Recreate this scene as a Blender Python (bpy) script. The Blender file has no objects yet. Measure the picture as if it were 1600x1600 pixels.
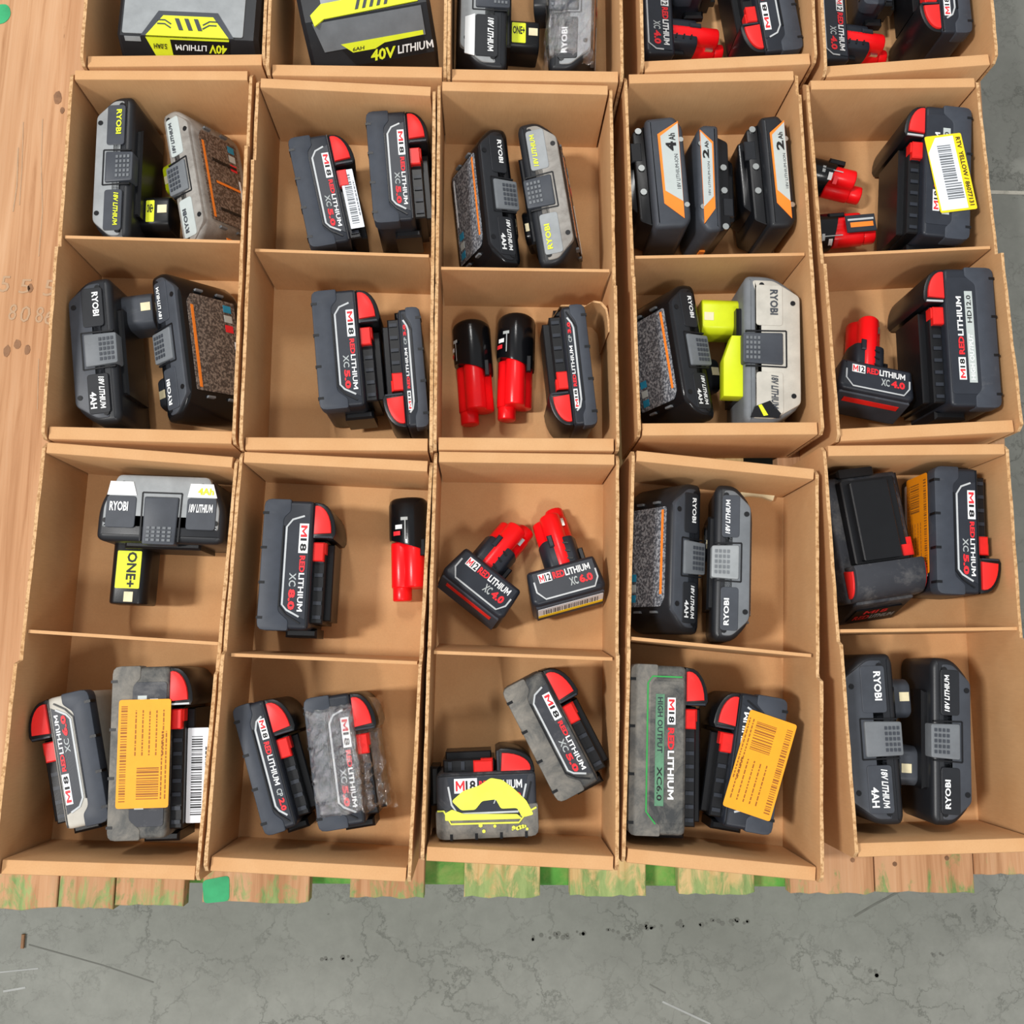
import bpy, math, random
from mathutils import Matrix, Vector
R = math.radians
random.seed(7)
sc = bpy.context.scene
col = sc.collection

# ------------------------------------------------------------------ camera, light, exposure
cam_d = bpy.data.cameras.new('camera')
cam_d.sensor_width = 36.0
cam_d.lens = 34.355
cam_d.clip_start = 0.01
cam = bpy.data.objects.new('camera', cam_d)
col.objects.link(cam)
rows = ((0.999525, -0.016289, -0.026179), (0.012047, 0.987887, -0.154708), (0.028382, 0.154319, 0.987613))
cam.matrix_world = Matrix.Translation((0, 0, 0.9498)) @ Matrix(rows).to_4x4()
sc.camera = cam

world = bpy.data.worlds.new('warehouse_air')
sc.world = world
world.use_nodes = True
bg = world.node_tree.nodes['Background']
bg.inputs[0].default_value = (0.97, 0.985, 1.0, 1)
bg.inputs[1].default_value = 0.55

def lamp(name, loc, size, power, colour):
    d = bpy.data.lights.new(name, 'AREA')
    d.shape = 'RECTANGLE'
    d.size, d.size_y = size
    d.energy = power
    d.color = colour
    o = bpy.data.objects.new(name, d)
    col.objects.link(o)
    o.location = loc
    o.rotation_euler = (Vector((0, 0.2, 0)) - Vector(loc)).to_track_quat('-Z', 'Y').to_euler()
lamp('high_bay_lamp', (-4.8, -0.4, 6.8), (0.6, 1.2), 440, (1.0, 0.98, 0.95))
lamp('high_bay_lamp', (-1.0, 4.6, 7.5), (0.6, 1.2), 150, (1.0, 0.98, 0.95))
lamp('high_bay_lamp', (0.6, -4.4, 7.5), (0.6, 1.2), 165, (1.0, 0.98, 0.95))

vs = sc.view_settings
vs.view_transform = 'Standard'
vs.look = 'None'
vs.exposure = 0.10
vs.gamma = 1.0
vs.use_curve_mapping = False

# ------------------------------------------------------------------ materials
def lin(c):
    def f(v):
        v = v / 255.0
        return v / 12.92 if v <= 0.04045 else ((v + 0.055) / 1.055) ** 2.4
    return tuple(f(v) for v in c) + (1.0,)

class NT:
    def __init__(s, m):
        s.nt = m.node_tree; s.n = s.nt.nodes; s.l = s.nt.links
        s.bsdf = s.n['Principled BSDF']
    def new(s, t, **kw):
        n = s.n.new(t)
        for k, v in kw.items():
            setattr(n, k, v)
        return n
    def link(s, a, b): s.l.new(a, b)
    def coords(s, kind='Object', scale=(1, 1, 1), rot=(0, 0, 0)):
        if kind == 'Position':
            o = s.new('ShaderNodeNewGeometry').outputs['Position']
        else:
            o = s.new('ShaderNodeTexCoord').outputs[kind]
        mp = s.new('ShaderNodeMapping'); mp.inputs['Scale'].default_value = scale
        mp.inputs['Rotation'].default_value = rot
        s.link(o, mp.inputs['Vector'])
        return mp.outputs['Vector']
    def noise(s, vec, scale, detail=4, rough=0.55, dist=0.0):
        n = s.new('ShaderNodeTexNoise')
        n.inputs['Scale'].default_value = scale; n.inputs['Detail'].default_value = detail
        n.inputs['Roughness'].default_value = rough; n.inputs['Distortion'].default_value = dist
        s.link(vec, n.inputs['Vector'])
        return n.outputs['Fac']
    def ramp(s, fac, stops):
        r = s.new('ShaderNodeValToRGB')
        el = r.color_ramp.elements
        while len(el) < len(stops): el.new(0.5)
        for e, (p, c) in zip(el, stops):
            e.position = p
            e.color = c if len(c) == 4 else tuple(c) + (1,)
        s.link(fac, r.inputs['Fac'])
        return r.outputs['Color']
    def mix(s, fac, a, b, mode='MIX'):
        m = s.new('ShaderNodeMix', data_type='RGBA', blend_type=mode)
        for sock, v in ((m.inputs[0], fac), (m.inputs[6], a), (m.inputs[7], b)):
            if hasattr(v, 'is_output'): s.link(v, sock)
            else: sock.default_value = v
        return m.outputs[2]
    def math(s, op, a, b=0.5):
        m = s.new('ShaderNodeMath', operation=op)
        for sock, v in ((m.inputs[0], a), (m.inputs[1], b)):
            if hasattr(v, 'is_output'): s.link(v, sock)
            else: sock.default_value = v
        return m.outputs[0]
    def bump(s, h, strength=0.2, dist=0.001):
        b = s.new('ShaderNodeBump'); b.inputs['Strength'].default_value = strength
        b.inputs['Distance'].default_value = dist
        s.link(h, b.inputs['Height']); s.link(b.outputs['Normal'], s.bsdf.inputs['Normal'])

def base_mat(name):
    m = bpy.data.materials.new(name); m.use_nodes = True
    return m, NT(m)
BW = ((0, 0, 0, 1), (1, 1, 1, 1))

def plastic(name, c, rough=0.45, dirt=0.0, dirt_c=(150, 140, 125), var=0.12, spec=0.32, scale=60):
    m, t = base_mat(name)
    v = t.coords('Object')
    n = t.noise(v, scale, 5, 0.6)
    a = lin(c); lo = tuple(x * (1 - var) for x in a[:3]) + (1,); hi = tuple(min(1, x * (1 + var)) for x in a[:3]) + (1,)
    colr = t.ramp(n, ((0.3, lo), (0.7, hi)))
    if dirt > 0:
        n2 = t.noise(v, scale * 0.55, 7, 0.72, 0.4)
        f = t.ramp(n2, ((0.62 - dirt * 0.35, BW[0]), (0.86 - dirt * 0.25, BW[1])))
        f2 = t.math('MULTIPLY', f, min(1, 0.35 + dirt))
        colr = t.mix(f2, colr, lin(dirt_c))
    t.link(colr, t.bsdf.inputs['Base Color'])
    t.bsdf.inputs['Roughness'].default_value = rough
    t.bsdf.inputs['Specular IOR Level'].default_value = spec
    t.bump(t.noise(v, 900, 2), 0.12, 0.0003)
    return m

def metal(name, c, rough=0.3):
    m, t = base_mat(name)
    t.bsdf.inputs['Base Color'].default_value = lin(c)
    t.bsdf.inputs['Metallic'].default_value = 1.0
    t.bsdf.inputs['Roughness'].default_value = rough
    return m

def kraft(name, c1, c2, flute=False):
    m, t = base_mat(name)
    v = t.coords('Position')
    n = t.noise(v, 22, 4, 0.6)
    vf = t.coords('Position', (700, 700, 90))
    fib = t.noise(vf, 1.0, 3, 0.6)
    c = t.ramp(n, ((0.3, lin(c1)), (0.72, lin(c2))))
    c = t.mix(t.math('MULTIPLY', fib, 0.22), c, lin((120, 82, 48)))
    if flute:
        w = t.noise(t.coords('Position', (260, 260, 260)), 1.0, 3, 0.7)
        c = t.mix(t.ramp(w, ((0.36, (0.8, 0.8, 0.8, 1)), (0.55, BW[0]))), c, lin((150, 106, 64)))
        t.bump(w, 0.35, 0.001)
    else:
        t.bump(fib, 0.15, 0.0004)
    t.link(c, t.bsdf.inputs['Base Color'])
    t.bsdf.inputs['Roughness'].default_value = 0.82
    t.bsdf.inputs['Specular IOR Level'].default_value = 0.25
    return m

def wood(name, c1, c2, c3, green):
    m, t = base_mat(name)
    oi = t.new('ShaderNodeObjectInfo')
    pos = t.new('ShaderNodeNewGeometry').outputs['Position']
    off = t.new('ShaderNodeVectorMath', operation='MULTIPLY_ADD')
    cmb = t.new('ShaderNodeCombineXYZ')
    for i in range(3): t.link(oi.outputs['Random'], cmb.inputs[i])
    t.link(cmb.outputs[0], off.inputs[0]); off.inputs[1].default_value = (3, 3, 3); t.link(pos, off.inputs[2])
    mp = t.new('ShaderNodeMapping'); mp.inputs['Scale'].default_value = (95, 3.2, 95); t.link(off.outputs[0], mp.inputs[0])
    g = t.noise(mp.outputs[0], 1.0, 6, 0.62, 1.2)
    mp2 = t.new('ShaderNodeMapping'); mp2.inputs['Scale'].default_value = (16, 2.0, 16); t.link(off.outputs[0], mp2.inputs[0])
    g2 = t.noise(mp2.outputs[0], 1.0, 4, 0.55, 0.8)
    c = t.ramp(g, ((0.28, lin(c3)), (0.5, lin(c1)), (0.72, lin(c2))))
    c = t.mix(t.math('MULTIPLY', t.ramp(g2, ((0.35, BW[0]), (0.75, BW[1]))), 0.5), c, lin(c3))
    mp3 = t.new('ShaderNodeMapping'); mp3.inputs['Scale'].default_value = (70, 14, 70); t.link(off.outputs[0], mp3.inputs[0])
    sp = t.noise(mp3.outputs[0], 1.0, 5, 0.7)
    c = t.mix(t.ramp(sp, ((0.69, BW[0]), (0.76, (0.7, 0.7, 0.7, 1)))), c, lin((116, 84, 58)))
    if green > 0:      # brushed green paint left on the board ends
        sx = t.new('ShaderNodeSeparateXYZ'); t.link(pos, sx.inputs[0])
        e = t.new('ShaderNodeMapRange'); t.link(sx.outputs[1], e.inputs[0])
        e.inputs[1].default_value = -0.150; e.inputs[2].default_value = -0.217
        e.inputs[3].default_value = 0.0; e.inputs[4].default_value = 1.0
        mp4 = t.new('ShaderNodeMapping'); mp4.inputs['Scale'].default_value = (60, 22, 60); t.link(off.outputs[0], mp4.inputs[0])
        gn = t.noise(mp4.outputs[0], 1.0, 6, 0.7, 0.6)
        k = t.math('ADD', t.math('MULTIPLY', e.outputs[0], 0.30), gn)
        f = t.ramp(k, ((1.02 - green * 0.45, BW[0]), (1.10 - green * 0.38, BW[1])))
        c = t.mix(t.math('MULTIPLY', f, 0.8), c, t.ramp(sp, ((0.35, lin((74, 128, 70))), (0.65, lin((138, 172, 108))))))
    t.link(c, t.bsdf.inputs['Base Color'])
    t.bsdf.inputs['Roughness'].default_value = 0.75
    t.bsdf.inputs['Specular IOR Level'].default_value = 0.2
    t.bump(g, 0.25, 0.0012)
    return m

def concrete():
    m, t = base_mat('concrete')
    v = t.coords('Position')
    big = t.noise(v, 3.0, 5, 0.6)
    fine = t.noise(v, 60, 6, 0.7)
    c = t.ramp(big, ((0.3, lin((117, 118, 111))), (0.7, lin((140, 141, 134)))))
    c = t.mix(t.ramp(fine, ((0.3, (0.0, 0, 0, 1)), (0.75, (0.4, 0.4, 0.4, 1)))), c, lin((100, 101, 95)))
    def cracks(scale, width, dist, seed):
        vo = t.new('ShaderNodeTexVoronoi', feature='DISTANCE_TO_EDGE')
        vo.inputs['Scale'].default_value = scale
        mp = t.new('ShaderNodeVectorMath', operation='MULTIPLY_ADD')
        nz = t.new('ShaderNodeTexNoise'); nz.inputs['Scale'].default_value = scale * 1.7; nz.inputs['Detail'].default_value = 6
        nz.inputs['Roughness'].default_value = 0.65
        t.link(v, nz.inputs['Vector'])
        t.link(nz.outputs['Color'], mp.inputs[0]); mp.inputs[1].default_value = (dist,) * 3
        ad = t.new('ShaderNodeVectorMath', operation='ADD'); t.link(v, ad.inputs[0]); ad.inputs[1].default_value = (seed, seed, 0)
        t.link(ad.outputs[0], mp.inputs[2]); t.link(mp.outputs[0], vo.inputs['Vector'])
        edge = t.ramp(vo.outputs['Distance'], ((0.0, BW[1]), (width, BW[0])))
        gate = t.ramp(t.noise(v, scale * 0.8, 5, 0.7), ((0.36, BW[0]), (0.56, BW[1])))
        return t.math('MULTIPLY', edge, gate)
    k = t.math('MULTIPLY', cracks(10.0, 0.026, 0.12, 3.3), 0.62)
    k2 = t.math('MULTIPLY', cracks(24.0, 0.034, 0.06, 1.7), 0.55)
    c = t.mix(k, c, lin((76, 77, 71)))
    c = t.mix(k2, c, lin((98, 98, 92)))
    pits = t.ramp(t.noise(v, 42, 4, 0.6), ((0.71, BW[0]), (0.76, (0.6, 0.6, 0.6, 1))))
    c = t.mix(pits, c, lin((84, 84, 78)))
    t.link(c, t.bsdf.inputs['Base Color'])
    t.bsdf.inputs['Roughness'].default_value = 0.42
    t.bsdf.inputs['Specular IOR Level'].default_value = 0.2
    t.bump(fine, 0.05, 0.0006)
    return m

def print_mat(name, paper, ink, scale=420, cut=0.52):
    """fine printed warning text, too small to read"""
    m, t = base_mat(name)
    v = t.coords('Object', (1, 1, 1))
    n = t.noise(v, scale, 3, 0.75)
    c = t.ramp(n, ((cut - 0.06, lin(ink)), (cut + 0.06, lin(paper))))
    d = t.noise(v, 45, 5, 0.6)
    c = t.mix(t.math('MULTIPLY', d, 0.35), c, lin(ink))
    t.link(c, t.bsdf.inputs['Base Color'])
    t.bsdf.inputs['Roughness'].default_value = 0.5
    return m

def wrap_mat():
    m, t = base_mat('clear_plastic_wrap')
    tr = t.new('ShaderNodeBsdfTransparent'); tr.inputs[0].default_value = (0.97, 0.97, 0.97, 1)
    gl = t.new('ShaderNodeBsdfGlossy'); gl.inputs['Roughness'].default_value = 0.09
    gl.inputs[0].default_value = (1, 1, 1, 1)
    v = t.coords('Object')
    b = t.new('ShaderNodeBump'); b.inputs['Strength'].default_value = 1.0; b.inputs['Distance'].default_value = 0.004
    t.link(t.noise(v, 90, 5, 0.7, 1.5), b.inputs['Height'])
    t.link(b.outputs[0], gl.inputs['Normal'])
    mx = t.new('ShaderNodeMixShader'); mx.inputs[0].default_value = 0.30
    t.link(tr.outputs[0], mx.inputs[1]); t.link(gl.outputs[0], mx.inputs[2])
    t.link(mx.outputs[0], t.n['Material Output'].inputs['Surface'])
    return m

M = {}
M['kraft'] = kraft('kraft_cardboard', (206, 157, 108), (214, 168, 120))
M['flute'] = kraft('corrugated_raw_edge', (222, 184, 138), (206, 162, 112), True)
M['wood'] = wood('bare_pallet_wood', (190, 148, 112), (200, 162, 128), (158, 116, 82), 0.0)
M['wood_end'] = wood('pallet_wood_green_end', (192, 148, 110), (202, 162, 126), (156, 110, 74), 0.64)
M['wood_green'] = wood('pallet_wood_green', (206, 180, 128), (216, 190, 142), (176, 138, 84), 0.86)
M['green_paint'] = plastic('green_pallet_paint', (84, 146, 62), 0.7, 0.5, (170, 160, 100), 0.3, 0.2, 30)
M['green_bright'] = plastic('bright_green_paint', (52, 158, 104), 0.6, 0.25, (120, 190, 150), 0.25, 0.3, 30)
M['concrete'] = concrete()
M['joint'] = plastic('joint_filler', (176, 172, 160), 0.8, 0.3, (110, 108, 100), 0.2, 0.2)
M['scuff'] = plastic('floor_scuff', (100, 100, 94), 0.7)
M['scratch'] = plastic('floor_scratch', (150, 151, 148), 0.6)
M['dark_wood'] = plastic('wood_knot', (140, 104, 76), 0.8, 0.4, (60, 40, 30))
M['stamp'] = plastic('faded_stamp_ink', (176, 146, 116), 0.8, 0.3, (120, 105, 95))
# packs
M['charcoal'] = plastic('charcoal_plastic', (34, 38, 46), 0.38, 0.0)
M['charcoal_scuffed'] = plastic('scuffed_charcoal_plastic', (52, 54, 60), 0.55, 0.42, (122, 120, 118))
M['charcoal_dirty'] = plastic('dirty_charcoal_plastic', (56, 58, 59), 0.62, 0.6, (128, 124, 116))
M['bumper'] = plastic('bumper_rubber', (56, 61, 70), 0.5, 0.12, (112, 112, 112))
M['bumper_dirty'] = plastic('dusty_bumper_rubber', (86, 86, 84), 0.65, 0.7, (140, 134, 124))
M['black'] = plastic('black_plastic', (17, 18, 21), 0.35)
M['gloss_black'] = plastic('glossy_black_plastic', (14, 15, 18), 0.2)
M['panel'] = plastic('label_panel_grey', (42, 46, 54), 0.38)
M['trim'] = plastic('silver_trim', (186, 190, 192), 0.35)
M['white'] = plastic('white_print', (232, 234, 234), 0.45, var=0.04)
M['grey_print'] = plastic('grey_print', (168, 174, 174), 0.45, var=0.05)
M['black_print'] = plastic('black_print', (24, 24, 26), 0.5)
M['red_print'] = plastic('red_print', (226, 44, 52), 0.45)
M['button'] = plastic('red_release_button', (222, 40, 38), 0.42, 0.12, (200, 90, 80), 0.06)
M['latch'] = plastic('red_latch', (220, 34, 30), 0.35)
M['stem_red'] = plastic('red_stem_plastic', (242, 20, 26), 0.28, var=0.05)
M['ltgrey'] = plastic('light_grey_plastic', (146, 150, 152), 0.45, 0.1, (110, 108, 104))
M['ltgrey_dirty'] = plastic('worn_light_grey_plastic', (150, 146, 140), 0.55, 0.55, (104, 98, 92))
M['beige_grey'] = plastic('warm_grey_plastic', (186, 182, 172), 0.5, 0.1, (140, 134, 124))
M['midgrey'] = plastic('mid_grey_plastic', (108, 112, 116), 0.5, 0.1, (90, 90, 88))
M['slate'] = plastic('slate_grey_plastic', (62, 66, 73), 0.45, 0.08, (110, 110, 110))
M['ink'] = plastic('dark_slate_plastic', (32, 34, 38), 0.38, 0.05, (80, 80, 80))
M['lime'] = plastic('lime_green_plastic', (206, 218, 30), 0.35, var=0.05)
M['lime_print'] = plastic('lime_print', (222, 232, 44), 0.45, var=0.05)
M['orange_print'] = plastic('orange_print', (246, 134, 44), 0.45, var=0.05)
M['pale_label'] = plastic('pale_label', (182, 190, 188), 0.45, var=0.05)
M['blue_print'] = plastic('blue_print', (40, 140, 178), 0.45)
M['sticker_yellow'] = plastic('yellow_orange_sticker', (236, 160, 34), 0.55, var=0.05)
M['sticker_orange'] = plastic('orange_sticker', (240, 146, 14), 0.55, var=0.04)
M['sticker_white'] = plastic('white_sticker', (222, 226, 232), 0.5, var=0.03)
M['sticker_bright'] = plastic('bright_yellow_sticker', (248, 214, 30), 0.5, var=0.03)
M['sticker_ink'] = plastic('sticker_brown_ink', (150, 92, 30), 0.6)
M['paint'] = plastic('yellow_marker_paint', (224, 228, 84), 0.6, 0.15, (180, 180, 90))
M['green_tint'] = plastic('green_overspray', (92, 138, 108), 0.6, 0.5, (60, 75, 66))
M['green_line'] = plastic('green_marking', (48, 150, 72), 0.6)
M['steel'] = metal('screw_steel', (205, 208, 205), 0.28)
M['brass'] = plastic('contact_tape', (226, 214, 176), 0.5)
M['fine_print'] = print_mat('fine_print_grey', (168, 172, 178), (74, 78, 86))
M['fine_print_brown'] = print_mat('fine_print_brown', (140, 124, 112), (72, 58, 50))
M['fine_print_dark'] = print_mat('fine_print_dark', (146, 134, 124), (66, 60, 58))
M['wrap'] = wrap_mat()

# ------------------------------------------------------------------ mesh helpers
def area2(p):
    return sum(p[i][0] * p[(i + 1) % len(p)][1] - p[(i + 1) % len(p)][0] * p[i][1] for i in range(len(p)))

def ccw(p):
    return list(p) if area2(p) > 0 else list(reversed(p))

def rounded(p, r, seg=3):
    p = ccw(p); out = []; n = len(p)
    rs = r if isinstance(r, (list, tuple)) else [r] * n
    for i in range(n):
        a, b, c = Vector(p[i - 1]), Vector(p[i]), Vector(p[(i + 1) % n])
        u, w = (a - b), (c - b)
        k = min(rs[i], u.length * 0.48, w.length * 0.48)
        if k < 1e-5:
            out.append(tuple(b)); continue
        s, e = b + u.normalized() * k, b + w.normalized() * k
        for j in range(seg + 1):
            t = j / seg
            q = s * (1 - t) ** 2 + b * 2 * t * (1 - t) + e * t * t
            out.append((q.x, q.y))
    return out

def inset(p, d):
    n = len(p); out = []
    for i in range(n):
        a, b, c = Vector(p[i - 1]), Vector(p[i]), Vector(p[(i + 1) % n])
        e1, e2 = (b - a), (c - b)
        if e1.length < 1e-7 or e2.length < 1e-7:
            out.append(tuple(b)); continue
        n1 = Vector((-e1.y, e1.x)).normalized(); n2 = Vector((-e2.y, e2.x)).normalized()
        m = n1 + n2
        k = max(0.35, 1 + n1.dot(n2))
        q = b + m * (d / k)
        out.append((q.x, q.y))
    return out

class MB:
    def __init__(s):
        s.v = []; s.f = []; s.mi = []
    def add(s, vs, fs, X=None, mi=0):
        o = len(s.v)
        s.v += [tuple(X @ Vector(v)) if X else tuple(v) for v in vs]
        s.f += [tuple(i + o for i in f) for f in fs]
        s.mi += [mi] * len(fs)
        return s
    def prism(s, p, z0, z1, bev=0.0, X=None, seg=2, both=True):
        p = ccw(p); n = len(p); rings = []
        if bev > 0:
            st = [(bev * (1 - math.sin(k / seg * math.pi / 2)), bev * (1 - math.cos(k / seg * math.pi / 2))) for k in range(seg + 1)]
            if both:
                for d, h in reversed([(bev - b, bev - a) for a, b in st][::-1]):
                    pass
                for k in range(seg + 1):
                    a = k / seg * math.pi / 2
                    rings.append((bev * (1 - math.sin(a)), z0 + bev * (1 - math.cos(a))))
            else:
                rings.append((0, z0))
            for k in range(seg + 1):
                a = k / seg * math.pi / 2
                rings.append((bev * (1 - math.cos(a)), z1 - bev * (1 - math.sin(a))))
        else:
            rings = [(0, z0), (0, z1)]
        vs = []; fs = []
        for d, z in rings:
            q = inset(p, d) if d > 1e-7 else p
            vs += [(x, y, z) for x, y in q]
        for k in range(len(rings) - 1):
            for i in range(n):
                j = (i + 1) % n
                fs.append((k * n + i, k * n + j, (k + 1) * n + j, (k + 1) * n + i))
        fs.append(tuple(reversed(range(n))))
        fs.append(tuple(range((len(rings) - 1) * n, len(rings) * n)))
        return s.add(vs, fs, X)
    def box(s, x0, x1, y0, y1, z0, z1, bev=0.0, X=None):
        return s.prism([(x0, y0), (x1, y0), (x1, y1), (x0, y1)], z0, z1, bev, X, 1)
    def disc(s, x, y, r, z0, z1, X=None, n=10):
        return s.prism([(x + r * math.cos(i * 2 * math.pi / n), y + r * math.sin(i * 2 * math.pi / n)) for i in range(n)], z0, z1, 0, X)
    def ribbon(s, pts, w, z0, z1, X=None):
        P = [Vector(p) for p in pts]; A = []; B = []
        for i, p in enumerate(P):
            d = (P[min(i + 1, len(P) - 1)] - P[max(i - 1, 0)]).normalized()
            nrm = Vector((-d.y, d.x)) * (w / 2)
            A.append(p + nrm); B.append(p - nrm)
        for i in range(len(P) - 1):
            s.prism([tuple(A[i]), tuple(B[i]), tuple(B[i + 1]), tuple(A[i + 1])], z0, z1, 0, X)
        return s
    def loft(s, secs, cap=True):
        n = len(secs[0]); vs = [v for sec in secs for v in sec]; fs = []
        for k in range(len(secs) - 1):
            for i in range(n):
                j = (i + 1) % n
                fs.append((k * n + i, k * n + j, (k + 1) * n + j, (k + 1) * n + i))
        if cap:
            fs.append(tuple(reversed(range(n)))); fs.append(tuple(range((len(secs) - 1) * n, len(secs) * n)))
        return s.add(vs, fs)
    def mesh(s, name, mats, smooth=40):
        me = bpy.data.meshes.new(name)
        me.from_pydata(s.v, [], s.f)
        for m in (mats if isinstance(mats, (list, tuple)) else [mats]):
            me.materials.append(M[m] if isinstance(m, str) else m)
        if any(s.mi):
            me.polygons.foreach_set('material_index', s.mi)
        me.validate(); me.update()
        import bmesh
        bm = bmesh.new(); bm.from_mesh(me); bmesh.ops.recalc_face_normals(bm, faces=bm.faces); bm.to_mesh(me); bm.free()
        if smooth:
            me.polygons.foreach_set('use_smooth', [True] * len(me.polygons))
            me.set_sharp_from_angle(angle=R(smooth))
        return me
    def build(s, name, mats, parent=None, smooth=40):
        return link(name, s.mesh(name, mats, smooth), parent)

def link(name, me, parent=None):
    o = bpy.data.objects.new(name, me)
    col.objects.link(o)
    if parent is not None: o.parent = parent
    return o

def thing(name, label, cat, group=None):
    o = bpy.data.objects.new(name, None)
    o.empty_display_size = 0.02
    col.objects.link(o)
    o['label'] = label; o['category'] = cat
    if group: o['group'] = group
    return o

def tag(o, label=None, cat=None, group=None, kind=None):
    if label: o['label'] = label
    if cat: o['category'] = cat
    if group: o['group'] = group
    if kind: o['kind'] = kind
    return o

_txt = {}
def text_mesh(s, bold=0.02, shear=0.0):
    k = (s, bold, shear)
    if k not in _txt:
        cu = bpy.data.curves.new('lettering', 'FONT')
        rest = s[:-1] if s.endswith('M') else s[1:] if s.startswith('M') else s
        cu.body = rest or 'I'; cu.size = 1.0; cu.resolution_u = 2; cu.offset = bold; cu.shear = shear
        cu.align_x = 'LEFT'; cu.align_y = 'BOTTOM_BASELINE'
        o = bpy.data.objects.new('lettering', cu)
        col.objects.link(o)
        me = bpy.data.meshes.new_from_object(o)
        col.objects.unlink(o); bpy.data.objects.remove(o)
        if rest != s:              # block letter M set as plain strokes
            vv = [tuple(v.co) for v in me.vertices]; ff = [tuple(p.vertices) for p in me.polygons]
            if rest == '': vv, ff = [], []
            h_ = max([v[1] for v in vv], default=.7)
            xs = [v[0] for v in vv]
            x0 = (max(xs) + .09 if s.endswith('M') else min(xs) - .84) if vv else 0.0
            t_ = .16
            for q in ([(0, 0), (t_, 0), (t_, h_), (0, h_)], [(.75 - t_, 0), (.75, 0), (.75, h_), (.75 - t_, h_)],
                      [(t_, h_ * .62), (.375, h_ * .14), (.375, h_ * .50), (t_ * .8, h_)], [(.375, h_ * .14), (.75 - t_, h_ * .62), (.75 - t_ * .8, h_), (.375, h_ * .50)]):
                k_ = len(vv); vv += [(x0 + x, y, 0) for x, y in q]; ff.append(tuple(range(k_, k_ + 4)))
            me = bpy.data.meshes.new('lettering'); me.from_pydata(vv, [], ff); me.update()
        xs = [v.co.x for v in me.vertices]; ys = [v.co.y for v in me.vertices]
        x0, x1, y0, y1 = min(xs), max(xs), min(ys), max(ys)
        for v in me.vertices:   # unit box: width and height 1
            v.co.x = (v.co.x - x0) / (x1 - x0); v.co.y = (v.co.y - y0) / (y1 - y0)
        _txt[k] = me
    return _txt[k]

_tm = {}
def put_text(parent, s, mat, F, u, v, w, h, bold=0.03, shear=0.0, name='lettering'):
    """flat lettering filling the box u..u+w, v..v+h of the face frame F"""
    k = (s, bold, shear, mat)
    if k not in _tm:
        me = text_mesh(s, bold, shear).copy(); me.materials.clear(); me.materials.append(M[mat]); _tm[k] = me
    o = link(name, _tm[k], parent)
    o.matrix_local = F @ Matrix.Translation((u, v, 0)) @ Matrix.Diagonal((w, h, 1, 1))
    return o

def Ftop(x, y, z, deg=-90):
    return Matrix.Translation((x, y, z)) @ Matrix.Rotation(R(deg), 4, 'Z')
def Fbase(x, y, z, deg=0):      # looks out of the -X side
    B = Matrix(((0, 0, -1), (-1, 0, 0), (0, 1, 0))).to_4x4()
    return Matrix.Translation((x, y, z)) @ B @ Matrix.Rotation(R(deg), 4, 'Z')
def Frail(x, y, z, deg=0):      # looks out of the +X side
    B = Matrix(((0, 0, 1), (1, 0, 0), (0, 1, 0))).to_4x4()
    return Matrix.Translation((x, y, z)) @ B @ Matrix.Rotation(R(deg), 4, 'Z')

FLOOR_Z = 0.0045
def settle(root, pose, T, lean=0, pitch=0, lift=0.0):
    """turn the pack, let its lowest point touch the box floor, centre of its upper face over pose"""
    bpy.context.view_layer.update()
    rot = (Matrix.Rotation(R(pose[2]), 3, 'Z') @ Matrix.Rotation(R(lean), 3, 'Y') @ Matrix.Rotation(R(pitch), 3, 'X'))
    top = rot @ Vector((0, 0, T))
    zmin = 1e9
    def walk(o, X):
        nonlocal zmin
        for c in o.children:
            Y = X @ c.matrix_local
            if c.type == 'MESH' and c.get('soft') is None:
                for v in c.data.vertices:
                    zmin = min(zmin, (Y @ v.co).z)
            walk(c, Y)
    walk(root, rot.to_4x4())
    root.matrix_world = Matrix.Translation((pose[0] - top.x, pose[1] - top.y, FLOOR_Z + 0.0003 - zmin + lift)) @ rot.to_4x4()

# ------------------------------------------------------------------ the setting
tag(MB().box(-3.2, 3.2, -2.6, 3.6, -0.17, -0.13).build('floor', 'concrete', None, 0), 'grey concrete warehouse floor with fine cracks', None, None, 'structure')
floor = bpy.data.objects['floor']
FZ = -0.13
j = MB().box(0.5, 3.1, -0.0022, 0.0022, 0, 0.0004, 0, Matrix.Translation((0, (0.6180, 0.5660)[1], FZ)))
j.build('floor_joint', 'joint', floor, 0)
def floor_mark(pts, w, mat, name):
    MB().ribbon(pts, w, FZ, FZ + 0.0003).build(name, mat, floor, 0)
floor_mark([(0.3972, -0.2591), (0.4183, -0.2474), (0.4465, -0.2336)], 0.0022, 'scuff', 'scuff_mark')
floor_mark([(0.1916, -0.3445), (0.2415, -0.3662)], 0.002, 'scratch', 'scratch_mark')
floor_mark([(0.1784, -0.3276), (0.1950, -0.3364)], 0.0012, 'scuff', 'scuff_mark')
floor_mark([(-0.4870, -0.3367), (-0.4647, -0.3329)], 0.002, 'scratch', 'scratch_mark')
floor_mark([(-0.4919, -0.3182), (-0.4533, -0.3143)], 0.0014, 'scratch', 'scratch_mark')
floor_mark([(-0.4651, -0.2913), (-0.4217, -0.3023), (-0.3884, -0.3109), (-0.3349, -0.3275)], 0.0012, 'scuff', 'scuff_mark')
rnd = random.Random(4)
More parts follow.
